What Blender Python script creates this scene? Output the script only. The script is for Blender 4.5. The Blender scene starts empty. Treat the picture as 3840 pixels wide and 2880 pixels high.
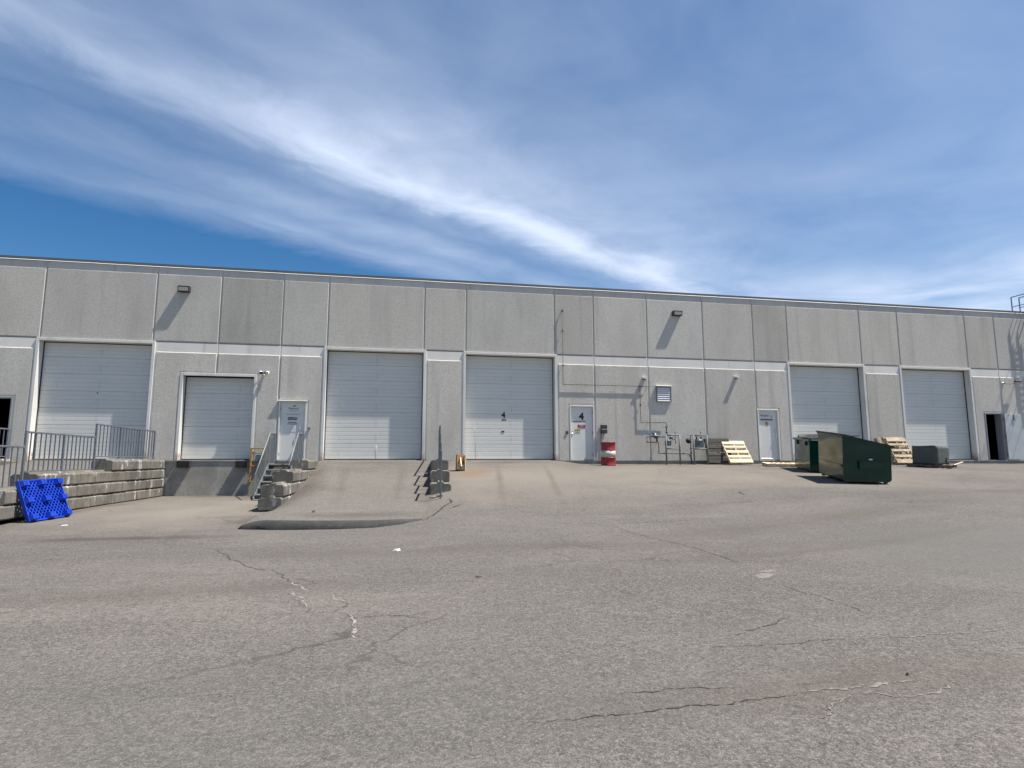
import bpy, bmesh, math, random
from mathutils import Matrix, Vector
random.seed(7)
R = math.radians
scene = bpy.context.scene
col = scene.collection

# ------------------------------------------------------------------ camera
CAM_D = 23.116
cam = bpy.data.cameras.new('camera'); cam_o = bpy.data.objects.new('camera', cam); col.objects.link(cam_o)
cam.sensor_width = 36; cam.lens = 36*2220/3840
cam_o.location = (0, -CAM_D, 0); cam_o.rotation_euler = (R(90+7.3155), 0, R(-10.5825))
cam.clip_start = .1; cam.clip_end = 3000
scene.camera = cam_o

# ------------------------------------------------------------------ sun, sky, exposure
SUN_TO = Vector((4.0, -1.0, 8.1)).normalized()
sun = bpy.data.lights.new('sun', 'SUN'); sun_o = bpy.data.objects.new('sun', sun); col.objects.link(sun_o)
sun.energy = 5.0; sun.angle = R(.53); sun.color = (1, .94, .85)
sun_o.rotation_euler = (-SUN_TO).to_track_quat('-Z', 'Y').to_euler()
sun_o.location = (30, -20, 60)
scene.view_settings.view_transform = 'Standard'; scene.view_settings.look = 'None'
scene.view_settings.exposure = .80; scene.view_settings.gamma = 1
scene.view_settings.use_curve_mapping = False

world = bpy.data.worlds.new('World'); scene.world = world; world.use_nodes = True
wt = world.node_tree; wt.nodes.clear()
def wn(t, **k):
    n = wt.nodes.new(t)
    for a, b in k.items(): setattr(n, a, b)
    return n
def wm(op, a, b=None, c=None, clamp=False):
    n = wn('ShaderNodeMath', operation=op, use_clamp=clamp)
    for i, v in enumerate((a, b, c)):
        if v is None: continue
        if isinstance(v, (int, float)): n.inputs[i].default_value = v
        else: wt.links.new(v, n.inputs[i])
    return n.outputs[0]
def wnoise(x, y, z, scale, detail=4, rough=.55, dist=0):
    cb = wn('ShaderNodeCombineXYZ')
    for i, v in enumerate((x, y, z)):
        if isinstance(v, (int, float)): cb.inputs[i].default_value = v
        else: wt.links.new(v, cb.inputs[i])
    n = wn('ShaderNodeTexNoise'); n.inputs['Scale'].default_value = scale; n.inputs['Detail'].default_value = detail
    n.inputs['Roughness'].default_value = rough; n.inputs['Distortion'].default_value = dist
    wt.links.new(cb.outputs[0], n.inputs['Vector']); return n.outputs['Fac']
sky = wn('ShaderNodeTexSky', sky_type='NISHITA', sun_disc=False)
sky.sun_elevation = math.asin(SUN_TO.z); sky.sun_rotation = math.atan2(SUN_TO.x, SUN_TO.y)
sky.altitude = 300; sky.air_density = 1.0; sky.dust_density = .3; sky.ozone_density = 2.4
tc = wn('ShaderNodeTexCoord'); sp = wn('ShaderNodeSeparateXYZ'); wt.links.new(tc.outputs['Generated'], sp.inputs[0])
dz = wm('MAXIMUM', sp.outputs[2], .035)
px_, py_ = wm('DIVIDE', sp.outputs[0], dz), wm('DIVIDE', sp.outputs[1], dz)
cu = wm('ADD', wm('MULTIPLY', px_, .819), wm('MULTIPLY', py_, .573))
cv = wm('ADD', wm('MULTIPLY', px_, -.573), wm('MULTIPLY', py_, .819))
w1 = wm('SUBTRACT', wnoise(wm('MULTIPLY', cu, .8), wm('MULTIPLY', cv, 1.0), 3.1, 1.0, 3), .5)
w2 = wm('SUBTRACT', wnoise(wm('MULTIPLY', cu, 2.4), wm('MULTIPLY', cv, 3.2), 7.7, 1.0, 6, .6, 1.0), .5)
vv = wm('ADD', cv, wm('ADD', wm('MULTIPLY', w1, .34), wm('MULTIPLY', w2, .28)))
mr = wn('ShaderNodeMapRange'); mr.inputs['From Min'].default_value = -1; mr.inputs['From Max'].default_value = 4
wt.links.new(vv, mr.inputs['Value'])
ramp = wn('ShaderNodeValToRGB'); wt.links.new(mr.outputs[0], ramp.inputs[0])
CLOUD_BANDS = [(-1, .28), (-.1, .28), (.4, .24), (.8, .25), (1.15, .32), (1.48, .56), (1.66, 1.0), (1.74, .80), (1.84, .36), (1.98, .22), (2.16, .36), (2.32, .24), (2.46, .32), (2.58, .16), (2.72, .0), (4, .0)]
el = ramp.color_ramp.elements
el[0].position = 0; el[1].position = 1
for p_, v_ in CLOUD_BANDS[1:-1]: el.new((p_+1)/5)
for e_, (p_, v_) in zip(el, CLOUD_BANDS): e_.color = (v_, v_, v_, 1)
fib = wnoise(wm('MULTIPLY', cu, 1.3), wm('MULTIPLY', cv, 2.8), 1.3, 1.0, 5, .5, .8)
bil = wnoise(px_, py_, 5.2, 1.15, 4, .5, .9)
bil2 = wnoise(px_, py_, 9.2, 3.2, 6, .55, .6)
tex = wm('ADD', wm('MULTIPLY', fib, .55), wm('ADD', wm('MULTIPLY', bil, 1.0), wm('MULTIPLY', bil2, .40)))
def wramp(x, a, b):
    n = wn('ShaderNodeMapRange', interpolation_type='SMOOTHSTEP'); n.inputs['From Min'].default_value = a; n.inputs['From Max'].default_value = b
    wt.links.new(x, n.inputs['Value']); return n.outputs[0]
along = wm('ADD', .62, wm('MULTIPLY', wramp(cu, .1, 1.1), .42))
dens = wm('MULTIPLY', wm('MULTIPLY', ramp.outputs[0], along), wm('SUBTRACT', wm('MULTIPLY', tex, 1.15), .18))
bank = wm('MULTIPLY', wm('MULTIPLY', wramp(cu, 3.0, 4.3), wramp(cv, 1.9, .9)), wm('SUBTRACT', wm('MULTIPLY', bil, 1.9), .35, clamp=True))
dens = wm('ADD', dens, wm('MULTIPLY', bank, .7), clamp=True)
fade = wn('ShaderNodeMapRange', interpolation_type='SMOOTHSTEP'); fade.inputs['From Min'].default_value = .02; fade.inputs['From Max'].default_value = .16
wt.links.new(sp.outputs[2], fade.inputs['Value'])
dens = wm('MULTIPLY', dens, fade.outputs[0])
mixc = wn('ShaderNodeMix', data_type='RGBA'); wt.links.new(dens, mixc.inputs['Factor'])
hs = wn('ShaderNodeHueSaturation'); hs.inputs['Saturation'].default_value = 1.34; wt.links.new(sky.outputs[0], hs.inputs['Color']); wt.links.new(hs.outputs[0], mixc.inputs['A'])
mixc.inputs['B'].default_value = (7.0, 8.0, 9.9, 1)
bg = wn('ShaderNodeBackground'); bg.inputs['Strength'].default_value = .064
wt.links.new(mixc.outputs['Result'], bg.inputs['Color'])
wo = wn('ShaderNodeOutputWorld'); wt.links.new(bg.outputs[0], wo.inputs['Surface'])
world.cycles.sampling_method = 'MANUAL'; world.cycles.sample_map_resolution = 1024

# ------------------------------------------------------------------ materials
MATS = {}
def mat(name, base, rough=.6, metal=0, spec=.5, var=(), bump=None, speck=None, tint=False, coord='Object', streak=None, stain=None):
    """var: list of (scale xyz, colour, lo, hi) noise masks mixed over the base."""
    if name in MATS: return MATS[name]
    m = bpy.data.materials.new(name); m.use_nodes = True; nt = m.node_tree; b = nt.nodes['Principled BSDF']
    L = nt.links.new
    tcn = nt.nodes.new('ShaderNodeTexCoord' if coord != 'Position' else 'ShaderNodeNewGeometry')
    cur = None
    rgb = nt.nodes.new('ShaderNodeRGB'); rgb.outputs[0].default_value = (*base, 1); cur = rgb.outputs[0]
    k = 0
    for (sc, c2, lo, hi, *opt) in var:
        mp = nt.nodes.new('ShaderNodeMapping'); L(tcn.outputs[coord], mp.inputs[0])
        mp.inputs['Scale'].default_value = sc if isinstance(sc, tuple) else (sc,)*3
        mp.inputs['Location'].default_value = (k*3.7, k*1.9, k*5.3); k += 1
        n = nt.nodes.new('ShaderNodeTexNoise'); n.inputs['Scale'].default_value = 1; n.inputs['Detail'].default_value = opt[0] if opt else 4
        n.inputs['Roughness'].default_value = opt[1] if len(opt) > 1 else .55
        L(mp.outputs[0], n.inputs['Vector'])
        r = nt.nodes.new('ShaderNodeMapRange'); r.inputs['From Min'].default_value = lo; r.inputs['From Max'].default_value = hi
        L(n.outputs['Fac'], r.inputs['Value'])
        mx = nt.nodes.new('ShaderNodeMix'); mx.data_type = 'RGBA'
        L(r.outputs[0], mx.inputs['Factor']); L(cur, mx.inputs['A']); mx.inputs['B'].default_value = (*c2, 1)
        if len(opt) > 2:
            mu = nt.nodes.new('ShaderNodeMath'); mu.operation = 'MULTIPLY'; mu.inputs[1].default_value = opt[2]
            L(r.outputs[0], mu.inputs[0]); L(mu.outputs[0], mx.inputs['Factor'])
        cur = mx.outputs['Result']
    if speck:
        for (sc, c2, lo, hi, amt) in speck:
            v = nt.nodes.new('ShaderNodeTexVoronoi'); v.inputs['Scale'].default_value = sc
            L(tcn.outputs[coord], v.inputs['Vector'])
            sx = nt.nodes.new('ShaderNodeSeparateColor'); L(v.outputs['Color'], sx.inputs[0])
            r = nt.nodes.new('ShaderNodeMapRange'); r.inputs['From Min'].default_value = lo; r.inputs['From Max'].default_value = hi
            r.inputs['To Max'].default_value = amt
            L(sx.outputs[0], r.inputs['Value'])
            mx = nt.nodes.new('ShaderNodeMix'); mx.data_type = 'RGBA'
            L(r.outputs[0], mx.inputs['Factor']); L(cur, mx.inputs['A']); mx.inputs['B'].default_value = (*c2, 1)
            cur = mx.outputs['Result']
    if tint:
        oi = nt.nodes.new('ShaderNodeObjectInfo')
        mx = nt.nodes.new('ShaderNodeMix'); mx.data_type = 'RGBA'; mx.blend_type = 'MULTIPLY'; mx.inputs['Factor'].default_value = 1
        L(cur, mx.inputs['A']); L(oi.outputs['Color'], mx.inputs['B']); cur = mx.outputs['Result']
    L(cur, b.inputs['Base Color'])
    b.inputs['Roughness'].default_value = rough; b.inputs['Metallic'].default_value = metal
    b.inputs['Specular IOR Level'].default_value = spec
    if bump:
        sc, st, dist = bump[:3]
        mp = nt.nodes.new('ShaderNodeMapping'); L(tcn.outputs[coord], mp.inputs[0]); mp.inputs['Scale'].default_value = sc if isinstance(sc, tuple) else (sc,)*3
        n = nt.nodes.new('ShaderNodeTexNoise'); n.inputs['Scale'].default_value = 1; n.inputs['Detail'].default_value = bump[3] if len(bump) > 3 else 5; n.inputs['Roughness'].default_value = .65
        L(mp.outputs[0], n.inputs['Vector'])
        bp = nt.nodes.new('ShaderNodeBump'); bp.inputs['Strength'].default_value = st; bp.inputs['Distance'].default_value = dist
        L(n.outputs['Fac'], bp.inputs['Height']); L(bp.outputs[0], b.inputs['Normal'])
    MATS[name] = m; return m

AGG = mat('exposed_aggregate', (.565, .535, .485), .95, spec=.2, tint=True,
          var=[((.9, .9, .35), (.47, .443, .40), .46, .72), ((1.9, 1.9, .12), (.36, .345, .318), .54, .78, 5, .6), (17, (.41, .388, .35), .46, .62, 4, .65, .65), (40, (.70, .665, .60), .52, .72, 2, .6, .5)],
          bump=(38, .8, .012))
SMOOTH = mat('smooth_precast', (.67, .645, .60), .85, spec=.25, tint=True,
             var=[((1.3, 1.3, .6), (.57, .55, .51), .45, .75), ((3, 3, .5), (.44, .43, .40), .57, .80), (30, (.60, .58, .54), .5, .7)], bump=(25, .25, .004))
SEAL = mat('joint_sealant', (.40, .40, .39), .8)
FOUND = mat('foundation_concrete', (.34, .325, .29), .9, spec=.2,
            var=[((.7, .7, 1.1), (.23, .22, .20), .45, .70), ((2.2, 2.2, .7), (.44, .43, .40), .55, .75), (9, (.27, .25, .22), .52, .72)], bump=(18, .4, .008))
FLASH = mat('flashing_metal', (.12, .123, .128), .55, var=[((.4, 2, 2), (.10, .103, .108), .4, .7)])
FRAMEW = mat('white_frame_paint', (.68, .665, .63), .45, var=[((2, 2, .5), (.52, .505, .47), .52, .75), (7, (.42, .33, .24), .64, .78)])
FRAMED = mat('door_frame_paint', (.66, .65, .62), .45, var=[((2, 2, .5), (.52, .505, .47), .52, .75)])
DOORW = mat('white_door_steel', (.66, .65, .61), .38, tint=True, var=[((.5, .5, .9), (.60, .60, .57), .4, .7), ((5, 5, 1.2), (.52, .51, .48), .58, .80)])
LEAFW = mat('white_door_paint', (.70, .69, .66), .4, var=[((1.6, 1.6, 1.6), (.64, .63, .61), .4, .7), ((9, 9, 3), (.50, .49, .47), .68, .82)])
BLACK = mat('black_rubber', (.012, .012, .013), .7)
DKMET = mat('dark_metal', (.035, .035, .038), .5)
PIPEB = mat('black_iron_pipe', (.05, .052, .055), .6, .2)
GALV = mat('galvanised_steel', (.20, .22, .225), .55, .25, var=[(6, (.15, .165, .17), .4, .65), (30, (.26, .28, .28), .5, .7)])
RAILM = mat('grey_rail_paint', (.11, .125, .15), .5, .1, var=[(5, (.16, .17, .19), .45, .7)])
GUARD = mat('grey_guard_paint', (.13, .145, .148), .6, 0, var=[(8, (.18, .19, .19), .5, .7), (12, (.16, .13, .10), .66, .78)])
METERG = mat('meter_casting', (.10, .135, .155), .45, .2, var=[(9, (.16, .19, .2), .5, .7)])
CHROME = mat('satin_steel', (.62, .62, .62), .28, .9)
YEL = mat('yellow_paint', (.34, .23, .045), .6, var=[(9, (.20, .14, .06), .45, .65)])
ORNG = mat('orange_plastic', (.42, .08, .03), .5)
BLOCK = mat('cast_block', (.185, .175, .155), .95, spec=.15, tint=True,
            var=[((1.5, 1.5, 1.5), (.130, .122, .106), .42, .66), ((6, 6, 2.5), (.085, .08, .07), .50, .68, 5, .6, .8), ((3.6, 2.8, 1.1), (.56, .55, .53), .57, .62, 6, .7, .8), (34, (.15, .14, .12), .5, .68)], bump=(22, .6, .012), coord='Position')
BLUE = mat('blue_plastic', (.001, .040, .42), .5, var=[(4, (.008, .055, .55), .45, .7), ((9, 9, 5), (.05, .07, .22), .60, .78)])
GREEN = mat('green_dumpster_paint', (.0016, .034, .023), .22, spec=.40, var=[((1.2, 1.2, 2.5), (.0025, .045, .031), .45, .7), ((5, 5, 1.6), (.016, .032, .025), .62, .80), (16, (.07, .04, .02), .66, .78)], bump=((1.0, 1.0, 2.6), .7, .04, 0))
LIDB = mat('black_lid_plastic', (.02, .022, .025), .45)
WOODN = mat('new_pine', (.80, .68, .46), .75, spec=.2, tint=True, var=[((2, 18, 18), (.62, .46, .26), .45, .7), (3, (.80, .68, .46), .5, .7)])
WOODW = mat('weathered_wood', (.46, .37, .26), .85, spec=.15, tint=True, var=[((2, 18, 18), (.30, .24, .17), .42, .68), (4, (.60, .52, .40), .5, .72)])
WOODD = mat('dark_old_wood', (.155, .13, .105), .9, spec=.1, tint=True, var=[((2, 14, 14), (.09, .075, .06), .45, .7)])
REDP = mat('red_drum_paint', (.27, .018, .022), .35, var=[(5, (.20, .012, .016), .45, .7), (18, (.10, .04, .03), .70, .80)])
WHTP = mat('white_drum_paint', (.50, .48, .43), .45, var=[(5, (.38, .36, .31), .5, .7)])
TOTE = mat('dark_grey_sheet', (.06, .068, .07), .55, var=[((2, 2, 2), (.08, .09, .092), .45, .7)], bump=((3, 3, 3), .4, .03))
INK = mat('black_vinyl', (.01, .01, .012), .5)
INKG = mat('green_vinyl', (.05, .20, .09), .5)
INKS = mat('grey_vinyl', (.30, .31, .32), .5)
INKB = mat('blue_grey_vinyl', (.08, .13, .17), .5)
INKW = mat('white_vinyl', (.8, .78, .78), .5)
REDS = mat('red_sign', (.30, .015, .025), .45)
YELS = mat('yellow_sign', (.62, .55, .25), .5)
ORAS = mat('brown_orange_sign', (.40, .20, .06), .5)
PAPER = mat('white_paper', (.80, .80, .79), .7)
ENAMEL = mat('white_enamel', (.72, .71, .68), .4)
LENS = mat('lamp_lens', (.55, .52, .46), .25)
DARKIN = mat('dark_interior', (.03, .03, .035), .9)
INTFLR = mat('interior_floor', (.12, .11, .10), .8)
ROOFM = mat('roof_membrane', (.35, .35, .35), .9)
CRACKD = mat('crack_dark', (.035, .033, .030), .95)
CRACKP = mat('crack_pale_fill', (.27, .245, .215), .95, var=[(14, (.17, .155, .138), .42, .60)])
CRACKL = mat('crack_sand_fill', (.19, .172, .150), .95, var=[(14, (.13, .118, .106), .40, .58)])

def asphalt(name, base, dark, pale, tan, stains, net=True):
    deep = tuple(.55*c for c in dark); high = tuple(1.35*c for c in pale)
    m = mat(name, base, .93, spec=.2,
        var=[((.20, .26, .3), dark, .40, .62, 4, .6, .9), ((.13, .34, .5), tan, .49, .66, 4, .62), ((.9, 1.9, 1.5), pale, .52, .72, 5, .65, .55), ((1.6, 3.6, 3), dark, .50, .68, 5, .7, .55),
             ((11, 15, 15), deep, .51, .66, 3, .65, .55), ((14, 18, 18), high, .53, .68, 3, .65, .50), (30, deep, .48, .62, 3, .65, .62), (38, high, .52, .66, 3, .65, .62), (85, pale, .47, .62, 2, .6, .5)],
        speck=[(150, (.30, .275, .245), .88, .96, .6), (165, (.034, .032, .030), .84, .94, .6)], bump=(80, .7, .007))
    nt = m.node_tree; L = nt.links.new; b = nt.nodes['Principled BSDF']; tcn = nt.nodes.new('ShaderNodeTexCoord')
    cur = b.inputs['Base Color'].links[0].from_socket
    shared = {}
    for key in (.4, 1.2):
        n = nt.nodes.new('ShaderNodeTexNoise'); n.inputs['Scale'].default_value = key; n.inputs['Detail'].default_value = 4; n.inputs['Roughness'].default_value = .65; L(tcn.outputs['Object'], n.inputs['Vector']); shared[key] = n
    for (cx, cy, rx, ry, rot, c2, amt, nsc) in stains:
        mp = nt.nodes.new('ShaderNodeMapping'); mp.vector_type = 'TEXTURE'; L(tcn.outputs['Object'], mp.inputs[0])
        mp.inputs['Location'].default_value = (cx, cy, 0); mp.inputs['Rotation'].default_value = (0, 0, R(rot)); mp.inputs['Scale'].default_value = (rx, ry, 1000)
        ln = nt.nodes.new('ShaderNodeVectorMath'); ln.operation = 'LENGTH'; L(mp.outputs[0], ln.inputs[0])
        n = shared[.4 if nsc < .6 else 1.2]
        ad = nt.nodes.new('ShaderNodeMath'); ad.operation = 'MULTIPLY_ADD'; ad.inputs[1].default_value = 1.6; L(n.outputs['Fac'], ad.inputs[0]); L(ln.outputs['Value'], ad.inputs[2])
        r = nt.nodes.new('ShaderNodeMapRange'); r.inputs['From Min'].default_value = 1.75; r.inputs['From Max'].default_value = .85; r.inputs['To Max'].default_value = amt
        L(ad.outputs[0], r.inputs['Value'])
        mx = nt.nodes.new('ShaderNodeMix'); mx.data_type = 'RGBA'; L(r.outputs[0], mx.inputs['Factor']); L(cur, mx.inputs['A']); mx.inputs['B'].default_value = (*c2, 1); cur = mx.outputs['Result']
    if net:      # hairline crack network in worn areas
        dn = nt.nodes.new('ShaderNodeTexNoise'); dn.inputs['Scale'].default_value = 2.2; dn.inputs['Detail'].default_value = 5; dn.inputs['Roughness'].default_value = .65; L(tcn.outputs['Object'], dn.inputs['Vector'])
        dm = nt.nodes.new('ShaderNodeVectorMath'); dm.operation = 'MULTIPLY_ADD'; dm.inputs[1].default_value = (.55, .55, 0); L(dn.outputs['Color'], dm.inputs[0]); L(tcn.outputs['Object'], dm.inputs[2])
        fl = nt.nodes.new('ShaderNodeVectorMath'); fl.operation = 'MULTIPLY'; fl.inputs[1].default_value = (1, 1, 0); L(dm.outputs[0], fl.inputs[0])
        vo = nt.nodes.new('ShaderNodeTexVoronoi'); vo.feature = 'DISTANCE_TO_EDGE'; vo.inputs['Scale'].default_value = .62; L(fl.outputs[0], vo.inputs['Vector'])
        mk = nt.nodes.new('ShaderNodeTexNoise'); mk.inputs['Scale'].default_value = .30; mk.inputs['Detail'].default_value = 4; L(tcn.outputs['Object'], mk.inputs['Vector'])
        m1 = nt.nodes.new('ShaderNodeMapRange'); m1.inputs['From Min'].default_value = .0085; m1.inputs['From Max'].default_value = .003; L(vo.outputs['Distance'], m1.inputs['Value'])
        m2 = nt.nodes.new('ShaderNodeMapRange'); m2.inputs['From Min'].default_value = .52; m2.inputs['From Max'].default_value = .62; m2.inputs['To Max'].default_value = .6; L(mk.outputs['Fac'], m2.inputs['Value'])
        mm = nt.nodes.new('ShaderNodeMath'); mm.operation = 'MULTIPLY'; L(m1.outputs[0], mm.inputs[0]); L(m2.outputs[0], mm.inputs[1])
        mx = nt.nodes.new('ShaderNodeMix'); mx.data_type = 'RGBA'; L(mm.outputs[0], mx.inputs['Factor']); L(cur, mx.inputs['A']); mx.inputs['B'].default_value = (.045, .042, .038, 1); cur = mx.outputs['Result']
    L(cur, b.inputs['Base Color']); return m
OIL, DIRT, RUST, DUST, GREY = (.046, .042, .038), (.080, .067, .052), (.165, .112, .062), (.215, .190, .160), (.104, .104, .099)
STAINS = [(3, -4.5, 24, 6.0, 0, DUST, .60, .35), (-6, -7, 4.5, 5, 0, DUST, .5, .5), (11, -17, 5, 7, 30, GREY, .8, .25), (-1, -19.5, 5, 2.6, 10, GREY, .35, .5), (-4.8, -11.05, 2.6, .40, 4, OIL, .8, 1.2), (-6.5, -.4, 2.2, .55, 0, DIRT, .8, 1.4), (-8.0, -6, .45, 5, 0, DIRT, .7, 1.1),
          (2.35, -3.6, .8, 1.6, -10, RUST, .6, 1.3), (3.6, -2.2, 1.0, .5, 10, RUST, .45, 1.6), (3.0, -5.0, .16, 5.0, -8, DIRT, .45, .8), (4.6, -5.2, .16, 5.0, -10, DIRT, .45, .8), (4.1, -.7, 2.0, .5, 0, DIRT, .5, 1.2),
          (-3.3, -8.3, .5, 1.6, -15, DIRT, .8, 1.3), (10.5, -2.2, 3.5, .25, 2, DIRT, .4, 1.0), (16, -9.5, 6, .5, 8, DIRT, .45, .8), (8.5, -12, 7, .7, 12, DIRT, .4, .5), (2, -13.4, 7, .5, -6, DIRT, .4, .7), (5.5, -14.6, 6, .35, 10, DIRT, .4, .8), (-2.5, -15.5, 4, .5, 8, DIRT, .35, .8), (3.2, -19.2, 2.4, .5, 4, DIRT, .45, 1.4)]
STAINS_R = [(.9, -5.6, .7, 3, 0, DIRT, .45, 1.2), (-2.6, -5, .6, 4, 0, DIRT, .6, 1.1), (-1.0, -9.4, 2.2, .7, 0, DIRT, .6, 1.2), (-1.7, -4.5, .22, 4.5, 3, DIRT, .35, .9), (.0, -4.5, .22, 4.5, -2, DIRT, .35, .9), (-1, -.6, 2.0, .5, 0, DIRT, .5, 1.3)]
ASPH = asphalt('lot_asphalt', (.116, .107, .100), (.072, .068, .065), (.164, .151, .139), (.142, .129, .114), STAINS)
ASPHR = asphalt('ramp_asphalt', (.134, .124, .113), (.090, .084, .078), (.182, .168, .151), (.158, .145, .129), STAINS_R, False)
LIPM = mat('tar_lip', (.042, .041, .040), .85, var=[(6, (.065, .062, .059), .45, .7), (40, (.085, .082, .078), .55, .72)], bump=(40, .8, .01))

# ------------------------------------------------------------------ mesh helpers
class MB:
    def __init__(s): s.v = []; s.f = []; s.sm = []
    def add(s, vs, fs, smooth=False, M=None):
        o = len(s.v)
        if M is not None: vs = [M @ Vector(v) for v in vs]
        s.v += [tuple(v) for v in vs]
        for f in fs: s.f.append([i+o for i in f]); s.sm.append(smooth)
        return s
    def box(s, x0, x1, y0, y1, z0, z1, M=None):
        vs = [(x, y, z) for z in (z0, z1) for y in (y0, y1) for x in (x0, x1)]
        return s.add(vs, [(0, 2, 3, 1), (4, 5, 7, 6), (0, 1, 5, 4), (2, 6, 7, 3), (0, 4, 6, 2), (1, 3, 7, 5)], M=M)
    def cbox(s, x0, x1, y0, y1, z0, z1, c=.01, M=None):
        c = min(c, (x1-x0)*.45, (y1-y0)*.45, (z1-z0)*.45)
        vs = []; idx = {}
        X, Y, Z = (x0, x1), (y0, y1), (z0, z1); S = (1, -1)
        for i in (0, 1):
            for j in (0, 1):
                for k in (0, 1):
                    for a in range(3):
                        p = [X[i]+S[i]*c, Y[j]+S[j]*c, Z[k]+S[k]*c]; p[a] = (X[i], Y[j], Z[k])[a]
                        idx[i, j, k, a] = len(vs); vs.append(tuple(p))
        fs = []
        for a in range(3):
            b, d = (a+1) % 3, (a+2) % 3
            for e in (0, 1):
                q = []
                for (m, n) in ((0, 0), (1, 0), (1, 1), (0, 1)):
                    t = [0, 0, 0]; t[a] = e; t[b] = m; t[d] = n; q.append(idx[(*t, a)])
                fs.append(q if e else q[::-1])
            for m in (0, 1):
                for n in (0, 1):   # edges along axis a
                    t0 = [0, 0, 0]; t0[b] = m; t0[d] = n; t1 = list(t0); t1[a] = 1
                    q = [idx[(*t0, b)], idx[(*t1, b)], idx[(*t1, d)], idx[(*t0, d)]]
                    fs.append(q if (m == n) == False else q[::-1])
        for i in (0, 1):
            for j in (0, 1):
                for k in (0, 1):
                    q = [idx[i, j, k, a] for a in range(3)]
                    fs.append(q if (i+j+k) % 2 else q[::-1])
        return s.add(vs, fs, M=M)
    def tube(s, pts, r, n=8, M=None, smooth=True, cap=True):
        pts = [Vector(p) for p in pts]; vs = []; fs = []
        up = None
        for i, p in enumerate(pts):
            t = ((pts[min(i+1, len(pts)-1)]-p).normalized() + (p-pts[max(i-1, 0)]).normalized())
            if t.length < 1e-6: t = pts[min(i+1, len(pts)-1)]-p
            t.normalize()
            if up is None:
                up = Vector((0, 0, 1)) if abs(t.z) < .9 else Vector((1, 0, 0))
            a = t.cross(up).normalized(); b = a.cross(t).normalized(); up = b
            k = 1.0
            if 0 < i < len(pts)-1:
                d0 = (p-pts[i-1]).normalized(); k = 1/max(.5, abs(d0.dot(t)))
            rr = r[i] if isinstance(r, (list, tuple)) else r
            for j in range(n):
                w = 2*math.pi*j/n; vs.append(p + (a*math.cos(w) + b*math.sin(w))*rr)
        for i in range(len(pts)-1):
            for j in range(n):
                fs.append((i*n+j, i*n+(j+1) % n, (i+1)*n+(j+1) % n, (i+1)*n+j))
        s.add(vs, fs, smooth, M)
        if cap:
            o = len(s.v)-len(vs)
            s.f += [[o+j for j in range(n)][::-1], [o+(len(pts)-1)*n+j for j in range(n)]]; s.sm += [False, False]
        return s
    def lathe(s, prof, n=24, M=None, smooth=True):
        vs = []; fs = []
        for (r, z) in prof:
            for j in range(n): w = 2*math.pi*j/n; vs.append((r*math.cos(w), r*math.sin(w), z))
        for i in range(len(prof)-1):
            for j in range(n): fs.append((i*n+j, i*n+(j+1) % n, (i+1)*n+(j+1) % n, (i+1)*n+j))
        s.add(vs, fs, smooth, M)
        o = len(s.v)-len(vs)
        if prof[0][0] > 1e-4: s.f.append([o+j for j in range(n)][::-1]); s.sm.append(False)
        if prof[-1][0] > 1e-4: s.f.append([o+(len(prof)-1)*n+j for j in range(n)]); s.sm.append(False)
        return s
    def extr(s, prof, axis, a0, a1, M=None):
        """closed profile [(p,q)] extruded along axis; axis x: (y,z), y: (x,z), z: (x,y)"""
        def P(p, q, a): return {'x': (a, p, q), 'y': (p, a, q), 'z': (p, q, a)}[axis]
        n = len(prof); vs = [P(p, q, a0) for p, q in prof] + [P(p, q, a1) for p, q in prof]
        fs = [(i, (i+1) % n, n+(i+1) % n, n+i) for i in range(n)] + [list(range(n))[::-1], list(range(n, 2*n))]
        return s.add(vs, fs, M=M)
    def mesh(s, name):
        me = bpy.data.meshes.new(name); me.from_pydata(s.v, [], s.f); me.update()
        bm = bmesh.new(); bm.from_mesh(me); bmesh.ops.recalc_face_normals(bm, faces=bm.faces); bm.to_mesh(me); bm.free()
        me.polygons.foreach_set('use_smooth', s.sm[:len(me.polygons)])
        me.update(); return me
    def build(s, name, material, parent=None, loc=None, rot=None):
        return link(name, s.mesh(name), material, parent, loc, rot)
def link(name, me, material=None, parent=None, loc=None, rot=None):
    o = bpy.data.objects.new(name, me); col.objects.link(o)
    if material is not None and not me.materials: me.materials.append(material)
    if parent is not None: o.parent = parent
    if loc is not None: o.location = loc
    if rot is not None: o.rotation_euler = rot
    return o
def tag(o, label, cat, group=None):
    o['label'] = label; o['category'] = cat
    if group: o['group'] = group
    return o
def thing(name, label, cat, loc=(0, 0, 0), rot=None, group=None):
    o = bpy.data.objects.new(name, None); col.objects.link(o); o.location = loc; o.empty_display_size = .1
    if rot is not None: o.rotation_euler = rot
    return tag(o, label, cat, group)
def struct(o): o['kind'] = 'structure'; return o
def shade(o, k, warm=0): o.color = (k*(1+warm), k, k*(1-warm), 1); return o
def text(name, body, size, material, parent, cx, z, y, fat=0, align='CENTER', sx=1, font=None):
    c = bpy.data.curves.new('txt', 'FONT'); c.body = body; c.size = size; c.align_x = align; c.extrude = .0008; c.offset = fat; c.resolution_u = 3
    t = bpy.data.objects.new('txt', c); col.objects.link(t); bpy.context.view_layer.update()
    me = bpy.data.meshes.new_from_object(t.evaluated_get(bpy.context.evaluated_depsgraph_get()))
    bpy.data.objects.remove(t); bpy.data.curves.remove(c)
    me.transform(Matrix(((sx, 0, 0, cx), (0, 0, -1, y), (0, 1, 0, z), (0, 0, 0, 1))))
    me.materials.clear(); me.materials.append(material); me.name = name
    return link(name, me, None, parent)
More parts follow.
